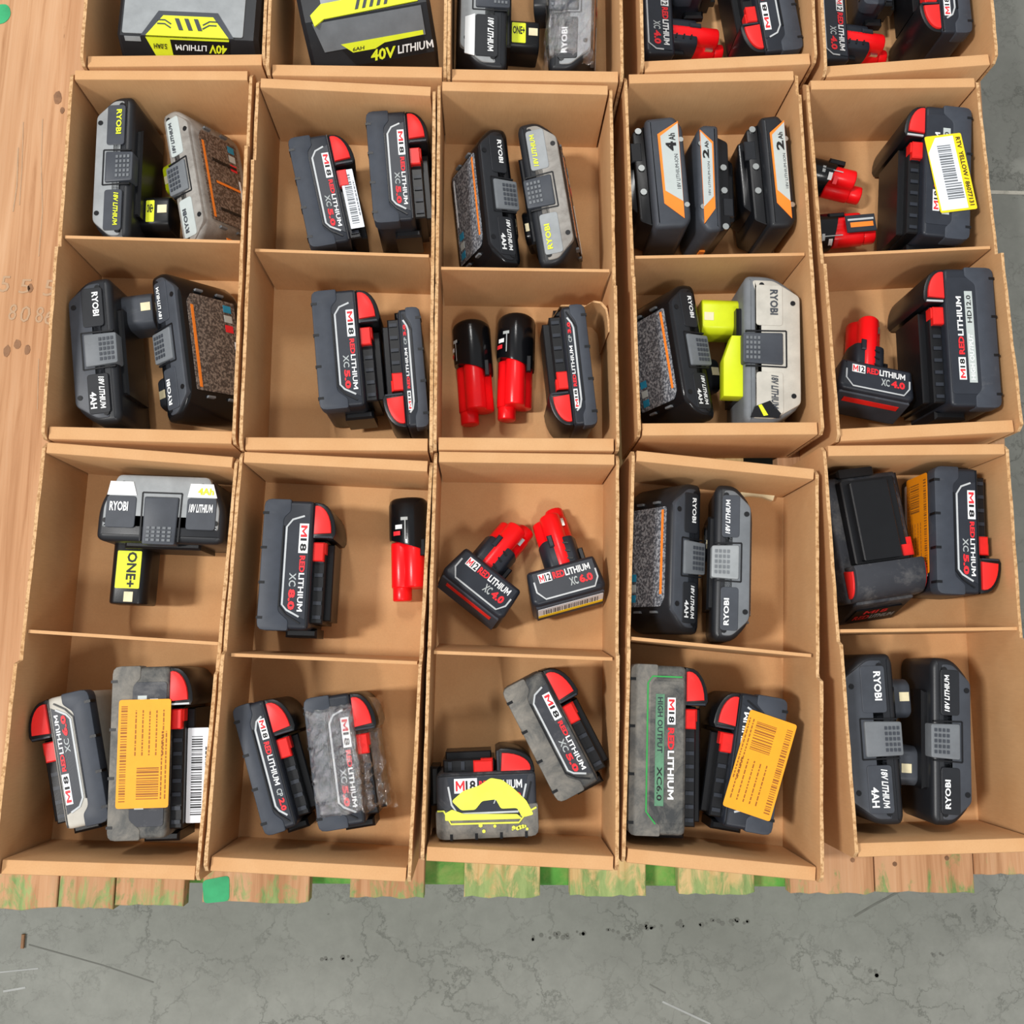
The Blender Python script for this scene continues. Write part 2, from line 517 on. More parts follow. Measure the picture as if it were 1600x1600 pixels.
for px, py in ((0.0596, -0.2813), (0.0777, -0.2799), (0.0878, -0.2793), (0.1046, -0.2779), (0.1397, -0.2746), (0.1565, -0.2809),
               (0.1721, -0.2731), (0.1769, -0.2705), (0.1857, -0.2692), (0.2128, -0.2678), (0.2352, -0.2670), (0.2502, -0.2663),
               (0.2672, -0.2656), (0.2774, -0.2675), (0.4843, -0.2986), (0.4138, -0.3160), (-0.1579, -0.3050), (-0.1361, -0.3043)):
    b = MB()
    for k in range(4):
        x, y = px + rnd.uniform(-.006, .006), py + rnd.uniform(-.003, .003)
        b.disc(x, y, rnd.uniform(.0012, .0028), FZ, FZ + 0.0003, None, 6)
    b.build('scuff_mark', 'scuff', floor, 0)
nail = thing('staple', 'small bent metal staple lying on the concrete by the pallet', 'staple')
MB().box(-.0016, .0016, -.007, .007, 0, .003, .0006).build('wire', 'dark_wood', nail)
nail.location = ((-0.4706, -0.2875) + (FZ + .0002,))

# pallet
pallet = thing('pallet', 'wooden pallet with green painted board ends under the cardboard boxes', 'pallet')
DT = 0.0175
boards = [(-0.620, -0.530, 'wood', -.226), (-0.5285, -0.3875, 'wood_end', -.226), (-0.3862, -0.3362, 'wood_end', -.224), (-0.3348, -0.2725, 'wood_end', -.222),
          (-0.2555, -0.1580, 'wood_end', -.219), (-0.1205, -0.0520, 'wood_end', -.214), (-0.0150, 0.0555, 'wood_green', -.213), (0.0835, 0.1545, 'wood_green', -.211),
          (0.1855, 0.2565, 'wood_green', -.209), (0.2905, 0.3700, 'wood_end', -.208), (0.3712, 0.4650, 'wood_end', -.206), (0.4660, 0.5230, 'wood_end', -.190)]
rb = random.Random(11)
deck = []
for i, (x0, x1, mt, ye) in enumerate(boards):
    p = [(x0, ye)]
    n = 9
    for k in range(1, n):
        p.append((x0 + (x1 - x0) * k / n, ye + rb.uniform(-.0012, .0012)))
    p += [(x1, ye + rb.uniform(-.002, .002)), (x1, 0.96), (x0, 0.96)]
    deck.append(MB().prism(p, -DT - .0008, -.0008, 0.0008, None, 1).build('deck_board', mt, pallet))
for y0, y1, mt in ((-0.206, -0.158, 'green_paint'), (0.33, 0.37, 'green_paint'), (0.90, 0.94, 'green_paint')):
    MB().box(-0.62, 0.470 if y0 < 0 else 0.523, y0, y1, -0.108, -DT - .001, .002).build('stringer', mt, pallet)
for y0 in (-0.205, 0.30, 0.84):
    MB().box(-0.62, 0.470 if y0 < 0 else 0.523, y0 + (0.02 if y0 < 0 else 0), y0 + 0.09, -0.1298, -0.1085, .002).build('bottom_board', 'green_paint', pallet)
# bright paint patch on one board corner and drips of paint on the wide left board
MB().prism(rounded([(-0.2562, -0.1997), (-0.2318, -0.1950), (-0.2306, -0.2175), (-0.2538, -0.2199)], .004), -.0008, -.0003).build('paint_patch', 'green_bright', deck[4], 0)
MB().prism(rounded([(-0.5276, 0.6802), (-0.5132, 0.6829), (-0.5081, 0.6704), (-0.5138, 0.6599), (-0.5255, 0.6580)], .006), -.0008, -.0003).build('paint_patch', 'green_bright', deck[1], 0)
for (x, y), r in (((-0.4625, 0.3688), .0032), ((-0.4699, 0.3097), .0040), ((-0.4600, 0.3046), .0036), ((-0.4524, 0.5771), .0050), ((-0.4466, 0.5629), .0026), ((-0.4800, 0.3029), .0042)):
    MB().prism([(x + r * math.cos(a * .7) * rb.uniform(.7, 1), y + 1.6 * r * math.sin(a * .7) * rb.uniform(.7, 1)) for a in range(9)], -.0008, -.0004).build('knot', 'dark_wood', deck[1], 0)
for pts, w_ in (([(-0.4661, 0.5530), (-0.4629, 0.4999), (-0.4574, 0.4511), (-0.4571, 0.4029)], .0010), ([(-0.4880, 0.5204), (-0.4856, 0.4782), (-0.4870, 0.4503)], .0012), ([(-0.4854, 0.5489), (-0.4823, 0.4994), (-0.4812, 0.4574)], .0008), ([(-0.4479, 0.2956), (-0.4447, 0.2433)], .0008)):
    MB().ribbon(pts, w_, -.0008, -.0005).build('grain_crack', 'stamp', deck[1], 0)
for u, v, s, w, h in (((-0.4740, 0.3632) + ('5', .012, .015)), ((-0.4497, 0.3610) + ('5', .012, .017)), ((-0.4816, 0.3348) + ('8', .008, .017)),
                ((-0.4701, 0.3330) + ('0', .010, .017)), ((-0.4549, 0.3327) + ('8', .008, .017)), ((-0.4459, 0.3309) + ('6', .010, .017)), ((-0.4932, 0.3641) + ('5', .010, .017))):
    put_text(deck[1], s, 'stamp', Matrix.Translation((0, 0, -.0004)), u, v, w, h, 0.0, 0.1, 'ink_stamp')
for i, xs in ((1, (-.48, -.41)), (2, (-.37, -.35)), (3, (-.32, -.29)), (4, (-.235, -.175)), (5, (-.1, -.07)), (9, (.31, .35)), (10, (.39, .44))):
    for x in xs:
        MB().disc(x, -.186 + rb.uniform(-.012, .012), .0022, -.0008, -.0004, None, 8).build('nail_head', 'dark_wood', deck[i], 0)

# ------------------------------------------------------------------ cardboard boxes
H = 0.1
def quad_at(q, u, v):          # bilinear; u 0..1 left-right, v 0..1 far-near
    TL, TR, BL, BR = [Vector(c) for c in q]
    return (TL * (1 - u) + TR * u) * (1 - v) + (BL * (1 - u) + BR * u) * v

def carton(label, q, divider, step=((0.56, .008), (0.56, .008)), dlean=0.0, bulge=(0, 0)):
    root = thing('cardboard_box', label, 'box', 'open divided cardboard boxes on the pallet')
    TL, TR, BL, BR = [Vector(c) for c in q]
    c = (TL + TR + BL + BR) / 4
    root.location = (c.x, c.y, 0)
    off = Vector((c.x, c.y))
    q = [Vector(p) - off for p in (TL, TR, BL, BR)]
    TL, TR, BL, BR = q
    yd = lambda p, r: (p - r).normalized()
    lx = ((TR - TL).normalized() + (BR - BL).normalized()).normalized()
    # base sheet
    MB().prism([tuple(BL), tuple(BR), tuple(TR), tuple(TL)], 0.0002, 0.0042).build('base', 'kraft', root, 0)
    # side walls: thin corrugated sheet, upper edge stepped, raw flutes on top
    rj = random.Random(label)
    for s, (A, B) in enumerate(((TL, BL), (TR, BR))):
        d = (B - A); nrm = Vector((d.y, -d.x)).normalized() * (1 if s == 0 else -1)   # outwards
        if nrm.dot(lx) * (1 if s else -1) < 0: nrm = -nrm
        ts, dz = step[s]
        tt = [0, .015]
        k = .06
        while k < ts - .012: tt.append(k); k += .05
        tt += [ts - .008, ts]
        k = ts + .05
        while k < .97: tt.append(k); k += .05
        tt += [.985, 1.0]
        vs = []; fs = []; mi = []
        for i, t in enumerate(tt):
            z = H - .001 + (dz if t >= ts else 0) + rj.uniform(-.0006, .0006)
            if t in (0, 1.0): z -= .006
            bow = nrm * (bulge[s] * math.sin(t * math.pi))
            pin = A + d * t - nrm * .0018 + bow; pout = A + d * t + nrm * (.0011 + rj.uniform(-.0003, .0003)) + bow
            lo = A + d * t
            vs += [(lo.x - nrm.x * .0018, lo.y - nrm.y * .0018, .0044), (pin.x, pin.y, z), (pout.x, pout.y, z), (lo.x + nrm.x * .0009, lo.y + nrm.y * .0009, .0002)]
        n = len(tt)
        for i in range(n - 1):
            a, b = 4 * i, 4 * i + 4
            for k, m_ in ((0, 0), (1, 1), (2, 0), (3, 0)):
                k2 = (k + 1) % 4
                fs.append((a + k, b + k, b + k2, a + k2)); mi.append(m_)
        fs += [(0, 1, 2, 3), (4 * n - 4, 4 * n - 3, 4 * n - 2, 4 * n - 1)]; mi += [1, 1]
        b = MB(); b.add(vs, fs); b.mi = mi
        b.build('side_wall', ['kraft', 'flute'], root, 0)
    # end walls: board folded over into a flat lip
    for A, B, O, th in ((TL, TR, BL, .0100), (BL, BR, TL, .0118)):
        inn = (O - A).normalized()
        ax = (B - A).normalized()
        nin = Vector((-ax.y, ax.x)); nin = nin if nin.dot(inn) > 0 else -nin
        a, b2 = A + ax * .0035, B - ax * .0035
        sec = []
        prof = [(0, .0046), (0, H - .0012), (.0005, H - .0003), (.0014, H), (th - .0014, H), (th - .0004, H - .0004), (th, H - .0014), (th, .0046)]
        MB().loft([[(p.x + nin.x * w, p.y + nin.y * w, z) for w, z in prof] for p in (a, b2)]).build('end_wall', 'kraft', root, 30)
    # divider board
    if divider:
        a, b2 = Vector(divider[0]) - off, Vector(divider[1]) - off
        ax = (b2 - a).normalized(); nn = Vector((-ax.y, ax.x))
        a = a + ax * .0018; b2 = b2 - ax * .0018
        m_ = MB()
        vs = []
        for p in (a, b2):
            for w, z in ((-.0014, .0045), (-.0014, H - .004), (.0014, H - .004), (.0014, .0045)):
                w2 = w + (dlean if z < .05 else 0)
                vs.append((p.x + nn.x * w2, p.y + nn.y * w2, z))
        m_.add(vs, [(0, 1, 5, 4), (1, 2, 6, 5), (2, 3, 7, 6), (3, 0, 4, 7), (0, 3, 2, 1), (4, 5, 6, 7)])
        m_.mi = [0, 0, 0, 0, 1, 1]
        m_.build('divider', ['kraft', 'flute'], root, 0)
    return root

def back_quad(bl, br, L=0.354):
    bl, br = Vector(bl), Vector(br)
    n = Vector((-0.012, 1.0)).normalized()
    return [tuple(bl + n * L), tuple(br + n * L), tuple(bl), tuple(br)]

BOX = {}
BOX['A0'] = carton('open cardboard box holding the big battery with a lime trapezoid label', back_quad((-0.3831, 0.5475), (-0.2148, 0.5547)), None)
BOX['A1'] = carton('open cardboard box holding the big battery with 40V lettering', back_quad((-0.2113, 0.5443), (-0.0453, 0.5467)), None)
BOX['A2'] = carton('open cardboard box holding a grey battery beside one in clear wrap', back_quad((-0.0425, 0.5448), (0.1217, 0.5472)), None)
BOX['A3'] = carton('cardboard box with red stemmed battery, beside the box of the wrapped battery', back_quad((0.1404, 0.5583), (0.3066, 0.5721)), None)
BOX['A4'] = carton('cardboard box next to concrete holding three black and red batteries and no sticker', back_quad((0.3148, 0.5583), (0.4812, 0.5768)), None)
BOX['B0'] = carton('cardboard box of four stem batteries, two with lime stems and two dark grey', [(-0.3943, 0.5446), (-0.2277, 0.5490), (-0.3891, 0.1912), (-0.2227, 0.1897)], ((-0.3906, 0.3812), (-0.2281, 0.3803)), ((.5, .006), (.22, .006)))
BOX['B1'] = carton('cardboard box of four black batteries with red buttons, none wrapped or painted', [(-0.2216, 0.5420), (-0.0554, 0.5379), (-0.2170, 0.1846), (-0.0497, 0.1865)], ((-0.2175, 0.3727), (-0.0550, 0.3709)), ((.24, .006), (.55, .003)))
BOX['B2'] = carton('cardboard box with two round red and black batteries and a curled strip', [(-0.0516, 0.5436), (0.1117, 0.5442), (-0.0469, 0.1877), (0.1161, 0.1896)], ((-0.0471, 0.3593), (0.1115, 0.3606)), ((.57, .004), (.57, .007)))
BOX['B3'] = carton('cardboard box with three orange labelled batteries and a lime stemmed one', [(0.1251, 0.5562), (0.2896, 0.5649), (0.1350, 0.2039), (0.3002, 0.2082)], ((0.1318, 0.3742), (0.2939, 0.3813)), ((.58, .004), (.08, .006)))
BOX['B4'] = carton('cardboard box by the concrete with the yellow barcode sticker battery in it', [(0.2993, 0.5552), (0.4647, 0.5629), (0.3142, 0.2020), (0.4799, 0.2140)], ((0.3065, 0.3804), (0.4698, 0.3923)), ((.53, .006), (.52, .009)))
BOX['C0'] = carton('cardboard box with one grey stem battery and two sticker batteries behind the bare wood edge', [(-0.3896, 0.1889), (-0.2206, 0.1782), (-0.3967, -0.1747), (-0.2323, -0.1787)], ((-0.3921, 0.0237), (-0.2268, 0.0150)), ((.53, .009), (.53, .005)))
BOX['C1'] = carton('cardboard box with a plastic wrapped battery and a round red battery against its wall', [(-0.2175, 0.1834), (-0.0492, 0.1778), (-0.2265, -0.1711), (-0.0586, -0.1791)], ((-0.2186, 0.0058), (-0.0557, 0.0007)), ((.50, .006), (.5, .005)), .004)
BOX['C2'] = carton('cardboard box with the yellow painted battery and two red stem batteries', [(-0.0463, 0.1866), (0.1166, 0.1869), (-0.0488, -0.1618), (0.1139, -0.1689)], ((-0.0450, 0.0101), (0.1130, 0.0061)), ((.5, .004), (.5, .004)), .008)
BOX['C3'] = carton('cardboard box with the green tinted battery and two dark stem batteries', [(0.1301, 0.1910), (0.2958, 0.1766), (0.1187, -0.1620), (0.2840, -0.1765)], ((0.1259, 0.0244), (0.2870, 0.0111)), ((.5, .004), (.53, .009)))
BOX['C4'] = carton('cardboard box with an upturned scratched battery and two interlocked slate batteries', [(0.3022, 0.1983), (0.4698, 0.2031), (0.3146, -0.1568), (0.4720, -0.1510)], ((0.3078, 0.0329), (0.4711, 0.0372)), ((.5, .006), (.5, .008)))

# curled strip of board standing round the slim battery, and a paper scrap
strip = thing('cardboard_strip', 'torn curled cardboard strip standing against the box wall behind a slim battery', 'cardboard')
pth = [(0.0577, 0.2744), (0.0557, 0.2998), (0.0580, 0.3248), (0.0676, 0.3393), (0.0823, 0.3383), (0.0905, 0.3366), (0.0972, 0.3400), (0.1045, 0.3389), (0.1099, 0.3327), (0.1117, 0.3226), (0.1122, 0.3100)]
b = MB(); vs = []; fs = []
for i, (x, y) in enumerate(pth):
    zt = .050 + .022 * min(1, i / 6)
    for dx, z in ((-.0008, .0048), (-.0008, zt), (.0008, zt), (.0008, .0048)):
        vs.append((x + dx, y + dx, z))
for i in range(len(pth) - 1):
    for k in range(4):
        fs.append((4 * i + k, 4 * i + 4 + k, 4 * i + 4 + (k + 1) % 4, 4 * i + (k + 1) % 4))
fs += [(0, 1, 2, 3), tuple(4 * len(pth) - 4 + k for k in range(4))]
c0 = Vector(pth[4]); strip.location = (c0.x, c0.y, 0)
b.add([(x - c0.x, y - c0.y, z) for x, y, z in vs], fs)
b.mi = [1 if (i % 4 == 1 and i < 4 * (len(pth) - 1)) else 0 for i in range(len(fs))]
b.build('board', ['kraft', 'flute'], strip, 60)
scrap = thing('paper_scrap', 'pale curved scrap of board on the box floor behind two dark batteries', 'scrap')
px = [(0.2500, 0.1688), (0.2608, 0.1702), (0.2722, 0.1691), (0.2823, 0.1655)]
c0 = Vector(px[1]); scrap.location = (c0.x, c0.y, FLOOR_Z)
MB().ribbon([(x - c0.x, y - c0.y) for x, y in px], .006, 0.0002, 0.006).build('strip', 'brass', scrap)

# ------------------------------------------------------------------ stickers
def sticker(parent, F, w, h, mat, style='barcode', name='sticker', ink='sticker_ink', label=None, seed=1, sv=-1, su=-1):
    """a thin printed label; F puts its middle on a face (u along w, v along h, n outwards)"""
    b = MB(); b.prism(rounded([(-w / 2, -h / 2), (w / 2, -h / 2), (w / 2, h / 2), (-w / 2, h / 2)], min(w, h) * .05, 2), 0, .0004)
    o = b.build(name, mat, parent, 0); o.matrix_local = F
    if label: o['label'] = label
    r = random.Random(seed)
    Z0, Z1 = .0004, .00055
    def bars(u0, u1, v0, v1, vertical=False):
        bb = MB(); u = u0
        while u < u1:
            k = r.uniform(.0005, .0017)
            if vertical: bb.box(v0, v1, u, min(u + k, u1), Z0, Z1)
            else: bb.box(u, min(u + k, u1), v0, v1, Z0, Z1)
            u += k + r.uniform(.0006, .0016)
        bb.build('barcode', ink, o, 0)
    def lines(u0, u1, v0, v1, n):
        bb = MB()
        for i in range(n):
            v = v0 + (v1 - v0) * i / max(1, n - 1); u = u0
            while u < u1:
                k = r.uniform(.001, .004)
                bb.box(u, min(u + k, u1), v, v + .0011, Z0, Z1); u += k + .0009
        bb.build('print_line', ink, o, 0)
    if style == 'tag':            # long barcode down one edge, block barcode and text
        def rg(a, b, k): return (a, b) if k > 0 else (-b, -a)
        bars(-w * .44, w * .44, *rg(h * .33, h * .45, sv))
        bars(*rg(w * .12, w * .42, su), *rg(-h * .30, h * .12, sv))
        lines(*rg(-w * .40, w * .02, su), *rg(-h * .38, h * .15, sv), 5)
        lines(*rg(-w * .2, w * .42, su), *rg(-h * .44, -h * .36, sv), 2)
    elif style == 'barcode':
        bars(-w * .42, w * .42, -h * .22, h * .30)
        lines(-w * .3, w * .3, -h * .42, -h * .42, 1)
    elif style == 'half':
        bars(-w * .44, -w * .02, -h * .30, h * .28)
        bars(w * .05, w * .35, -h * .25, h * .30)
        lines(-w * .4, w * .4, h * .38, h * .38, 1)
    return o

# ------------------------------------------------------------------ slide-on battery (rail on +X, label side up)
def slide_pack(label, pose, bw, T=0.076, side=1, style='xc', cap='5.0', lean=0, pitch=0, L=None, body='charcoal', bump='bumper', panel='panel',
               group='slide on batteries with red buttons', head='black', kind='XC', trim='trim', upright=False, dz=0.0):
    L = L or pose[3]
    root = thing('power_tool_battery', label, 'battery', group)
    h, l = bw / 2, L / 2
    m = side
    Yf = lambda pts: [(x, y * m) for x, y in pts]
    # housing
    MB().prism(rounded([(-h, -l), (h, -l), (h, l), (-h, l)], [.007, .005, .005, .007]), 0, T, .0035, None, 3).build('housing', body, root)
    # rubber bumper wrapped round the base corners, both faces
    wl = min(bw * .40, .017)
    bo = rounded([(-h - .0012, -l - .001), (-h + wl * 1.55, -l - .001), (-h + wl * 1.55, -l + .008), (-h + wl, -l + .016), (-h + wl, l - .016), (-h + wl * 1.35, l - .010),
                  (-h + wl * 1.35, l + .001), (-h - .0012, l + .001)], [.007, .002, .002, .003, .003, .002, .002, .007])
    bp = MB(); bp.prism(bo, T - .014, T + .0009, .0012, None, 2, False)
    bmp = bp.build('bumper', bump, root)
    for k in range(4):
        y = -l + .010 + k * (L - .022) / 3
        MB().box(-h - .0018, -h + .0035, y - .0012, y + .0012, T - .010, T + .0012).build('slot', 'black', bmp, 0)
    zt = T + .0002
    # head with release buttons, front end
    arc = [(h - .001, l - .0005)]
    for k in range(8):
        a = k / 7 * math.pi / 2
        arc.append((h + .003 + .0165 * math.sin(a), l - .0295 + .0285 * math.cos(a)))
    arc += [(h + .0175, l - .0335), (h - .001, l - .0335)]
    hd = MB().prism(Yf(arc), .003, T - .0012, .002).build('head', head, root)
    ar2 = [(h + .0002, l - .0045)]
    for k in range(8):
        a = k / 7 * math.pi / 2
        ar2.append((h + .002 + .0135 * math.sin(a), l - .0285 + .0245 * math.cos(a)))
    ar2 += [(h + .0002, l - .0298)]
    for z0, z1 in ((T - .004, T + .0014), (.0012, .004)):
        bt = MB().prism(Yf(ar2), z0, z1, .0010).build('release_button', 'button', root); bt['label'] = 'red release button'
    MB().ribbon(Yf([(h + .001, l - .0322), (h + .0165, l - .0318)]), .0016, T - .002, T - .0004).build('button_seam', 'trim' if style == 'ho' else 'panel', hd, 0)
    lt = MB(); y0, y1 = sorted((m * (l - .0535), m * (l - .0365)))
    lt.box(h - .001, h + .0095, y0, y1, T - .018, T - .004, .001)
    ym = (y0 + y1) / 2 - .002 * m
    lt.box(h + .002, h + .0108, min(ym, m * (l - .0365)), max(ym, m * (l - .0365)), T - .017, T - .006, .0008)
    lt.build('latch', 'latch', root)
    # rail and terminal block behind the head
    y0, y1 = sorted((m * (-l + .006), m * (l - .0345)))
    rl = MB(); rl.box(h - .001, h + .0105, y0, y1, .010, T - .010, .0012); rl.build('rail', 'black', root)
    tb = MB(); tb.box(h + .009, h + .0165, y0 + .003, y1 - .002, .016, T - .020, .001)
    trm = tb.build('terminal_block', 'black', root)
    n = max(4, int((y1 - y0) / .011))
    tb = MB()
    for k in range(n):
        y = y0 + .006 + k * (y1 - y0 - .012) / (n - 1)
        tb.box(h + .0015, h + .0088, y - .0016, y + .0016, T - .0102, T - .0088)
    tb.build('rail_rib', 'panel', root, 0)
    ye = -m * l
    y0, y1 = sorted((ye + m * .002, ye - m * .006))
    MB().box(-h * .1, h + .004, y0, y1, .012, T - .024, .002).build('contact_cover', 'black', root)
    # label panel and print on the upper face
    x0 = -h + wl + .003
    xr = h - .0035
    F = Ftop(0, 0, zt + .0007)          # u runs towards -Y, v towards +X
    def T_(s, mat, frac0, frac1, v0, v1, bold=.03, shear=0):
        put_text(root, s, mat, F, -l + frac0 * L, v0, (frac1 - frac0) * L, v1 - v0, bold, shear)
    if style in ('xc', 'cp'):
        c = (xr - x0)
        pts = [(xr, l * .78), (x0 + c * .25, l * .70), (x0, l * .58), (x0, -l * .62), (x0 + c * .2, -l * .70), (xr, -l * .84)]
        MB().prism(pts, T - .001, zt + .0003).build('label_panel', panel, root, 0)
        tr = [(x0 + c * .75, l * .76), (x0 + c * .25, l * .70), (x0, l * .58), (x0, -l * .62), (x0 + c * .2, -l * .70), (x0 + c * .75, -l * .80)]
        MB().ribbon(tr, .0016, zt, zt + .0005).build('panel_trim', trim, root, 0)
        MB().ribbon([(x0 - .0028, l * .60), (x0 - .0028, -l * .64), (x0 + c * .2, -l * .78), (x0 + c * .8, -l * .90)], .0011, zt + .0001, T + .0012).build('panel_groove', 'black', root, 0)
        MB().ribbon([(h - .0022, l * .97), (h - .0022, -l * .97)], .0009, T - .001, zt + .0002).build('housing_seam', 'black', root, 0)
        if style == 'xc':
            pv0, pv1 = x0 + c * .56, x0 + c * .96
            MB().prism([(pv0, l * .64), (pv1, l * .64), (pv1, l * .18), (pv0, l * .18)], zt, zt + .0006).build('model_plate', 'white', root, 0)
            T_('M', 'red_print', .195, .285, pv0 + c * .06, pv1 - c * .06, .008)
            T_('18', 'black_print', .295, .395, pv0 + c * .06, pv1 - c * .06, .03)
            T_('RED', 'red_print', .43, .56, x0 + c * .64, x0 + c * .88, .04)
            T_('LITHIUM', 'white', .565, .86, x0 + c * .64, x0 + c * .88, .02)
            T_(kind, 'grey_print', .565, .67, x0 + c * .24, x0 + c * .54, .02)
            T_(cap, 'red_print', .69, .85, x0 + c * .24, x0 + c * .54, .05)
        else:
            pv0, pv1 = x0 + c * .38, x0 + c * .95
            MB().prism([(pv0, l * .72), (pv1, l * .72), (pv1, l * .40), (pv0, l * .40)], zt, zt + .0006).build('model_plate', 'white', root, 0)
            T_('M', 'red_print', .15, .215, pv0 + c * .08, pv1 - c * .08, .008)
            T_('18', 'black_print', .225, .29, pv0 + c * .08, pv1 - c * .08, .03)
            T_('RED', 'red_print', .32, .42, pv0, pv1 - c * .1, .04)
            T_('LITHIUM', 'white', .425, .66, pv0, pv1 - c * .1, .02)
            T_(kind, 'grey_print', .69, .75, pv0, pv1 - c * .1, .02)
            T_(cap, 'red_print', .765, .86, pv0, pv1 - c * .1, .05)
    else:                                # wide high output pack
        c = 2 * h
        MB().prism(rounded([(-h + c * .34, -l * .86), (h - c * .05, -l * .86), (h - c * .05, l * .82), (-h + c * .34, l * .82)], .003), T - .001, zt + .0003, .0003).build('label_panel', panel, root, 0)
        MB().prism([(-h + c * .44, -l * .66), (-h + c * .60, -l * .66), (-h + c * .60, l * .66), (-h + c * .44, l * .66)], zt, zt + .0006).build('silver_strip', 'pale_label' if style == 'ho' else 'green_tint', root, 0)
        T_('HIGH OUTPUT', 'white' if style == 'ho' else 'panel', .19, .52, -h + c * .475, -h + c * .57, .02)
        T_(kind + cap, 'black_print', .60, .80, -h + c * .475, -h + c * .57, .02)
        pv0, pv1 = -h + c * .655, -h + c * .80
        MB().prism([(pv0, l * .62), (pv1, l * .62), (pv1, l * .30), (pv0, l * .30)], zt, zt + .0006).build('model_plate', 'white', root, 0)
        T_('M', 'red_print', .20, .265, pv0 + c * .02, pv1 - c * .02, .008)
        T_('18', 'black_print', .275, .34, pv0 + c * .02, pv1 - c * .02, .03)
        T_('RED', 'red_print', .37, .50, pv0 + c * .01, pv1 - c * .02, .04)
        T_('LITHIUM', 'white', .505, .79, pv0 + c * .01, pv1 - c * .02, .03)
    root['_T'] = T
    if upright:
        return root
    settle(root, pose, T, lean, pitch, dz)
    return root

# ------------------------------------------------------------------ slim and slab stem batteries with red three-lobed stem
def lobes(r, d, n=27, rot=90):
    cs = [(d * math.cos(R(rot + 120 * k)), d * math.sin(R(rot + 120 * k))) for k in range(3)]
    out = []
    for i in range(n):
        a = 2 * math.pi * i / n
        best = 0
        for cx, cy in cs:
            p = cx * math.cos(a) + cy * math.sin(a)
            q = r * r - (cx * cx + cy * cy - p * p)
            if q > 0: best = max(best, p + math.sqrt(q))
        out.append((best * math.cos(a), best * math.sin(a)))
    return out

def red_stem(root, x0, x1, zc, y=0.0, s=1.0, rot=90, tip=.010):
    """lobed stem along +X"""
    X = Matrix.Translation((0, y, zc)) @ Matrix(((0, 0, 1), (1, 0, 0), (0, 1, 0))).to_4x4()
    st = MB(); st.prism(lobes(.0098 * s, .0082 * s, 42, rot), x0, x1, .0016, X)
    o = st.build('stem', 'stem_red', root, 50)
    a = R(rot + 120)
    t = MB(); t.prism([(.0082 * s * math.cos(a) + .0088 * s * math.cos(i * .449), .0082 * s * math.sin(a) + .0088 * s * math.sin(i * .449)) for i in range(14)], x1 - .002, x1 + tip, .0014, X)
    t.build('stem_tip', 'stem_red', o, 50)
    c = MB(); c.box(x1 - .012, x1 - .004, y - .0125, y - .0095, zc + .004, zc + .0075); c.build('contact', 'steel', o, 0)
    return o

def slim_pack(label, pose, lean=0, roll=90, label_turn=0.0):
    """black barrel with a red stem; pose axis runs from the stem tip to the barrel end (+Y)"""
    root = thing('slim_stem_battery', label, 'battery', 'slim round batteries with red stems')
    L = pose[3]; r = .0185
    X = Matrix(((-1, 0, 0), (0, 0, 1), (0, 1, 0))).to_4x4()
    def ring(y, k, sk=0.0):
        out = []
        for i in range(24):
            a = 2 * math.pi * i / 24
            rr = r * k * (1 + .05 * math.cos(3 * (a - R(roll))))
            out.append((rr * math.cos(a), y + sk * math.cos(a), r + rr * math.sin(a)))
        return out
    l = L / 2; bl = L * .47
    b = MB(); b.loft([ring(l - bl, 1.0, -.006), ring(l - bl + .002, 1.02, -.006), ring(l - .006, 1.02), ring(l - .002, .96), ring(l, .84)])
    br = b.build('barrel', 'gloss_black', root, 50)
    Xs = Matrix.Translation((0, 0, r)) @ Matrix(((1, 0, 0), (0, 0, -1), (0, 1, 0))).to_4x4()
    o = MB().prism(lobes(.0100, .0083, 42, roll), -(l - bl) - .004, l - .012, .0016, Xs).build('stem', 'stem_red', root, 50)
    a = R(roll + 120)
    MB().prism([(.0083 * math.cos(a) + .009 * math.cos(i * .449), .0083 * math.sin(a) + .009 * math.sin(i * .449)) for i in range(14)], l - .014, l, .0014, Xs).build('stem_tip', 'stem_red', o, 50)
    # clip and printed panel wrapped on the barrel
    MB().box(r * .55, r * .80, l - bl - .010, l - bl + .006, r + r * .55, r + r * .86, .0008).build('clip', 'black', root)
    def wrapped(a0, a1, y0, y1, mat, nm, k=1.045):
        vs = []; n = 6
        for i in range(n + 1):
            a = R(a0 + (a1 - a0) * i / n)
            for y in (y0, y1):
                vs.append((r * k * 1.02 * math.cos(a), y, r + r * k * 1.02 * math.sin(a)))
        MB().add(vs, [(2 * i, 2 * i + 1, 2 * i + 3, 2 * i + 2) for i in range(n)]).build(nm, mat, br)
    t = label_turn
    wrapped(128 + t, 150 + t, l - .030, l - .026, 'white', 'printed_stripe')
    wrapped(112 + t, 132 + t, l - .022, l - .019, 'grey_print', 'printed_stripe')
    wrapped(134 + t, 158 + t, l - .036, l - .032, 'red_print', 'printed_stripe')
    wrapped(118 + t, 121 + t, l - .040, l - .022, 'grey_print', 'printed_stripe')
    settle(root, pose, r * 2, lean)
    return root

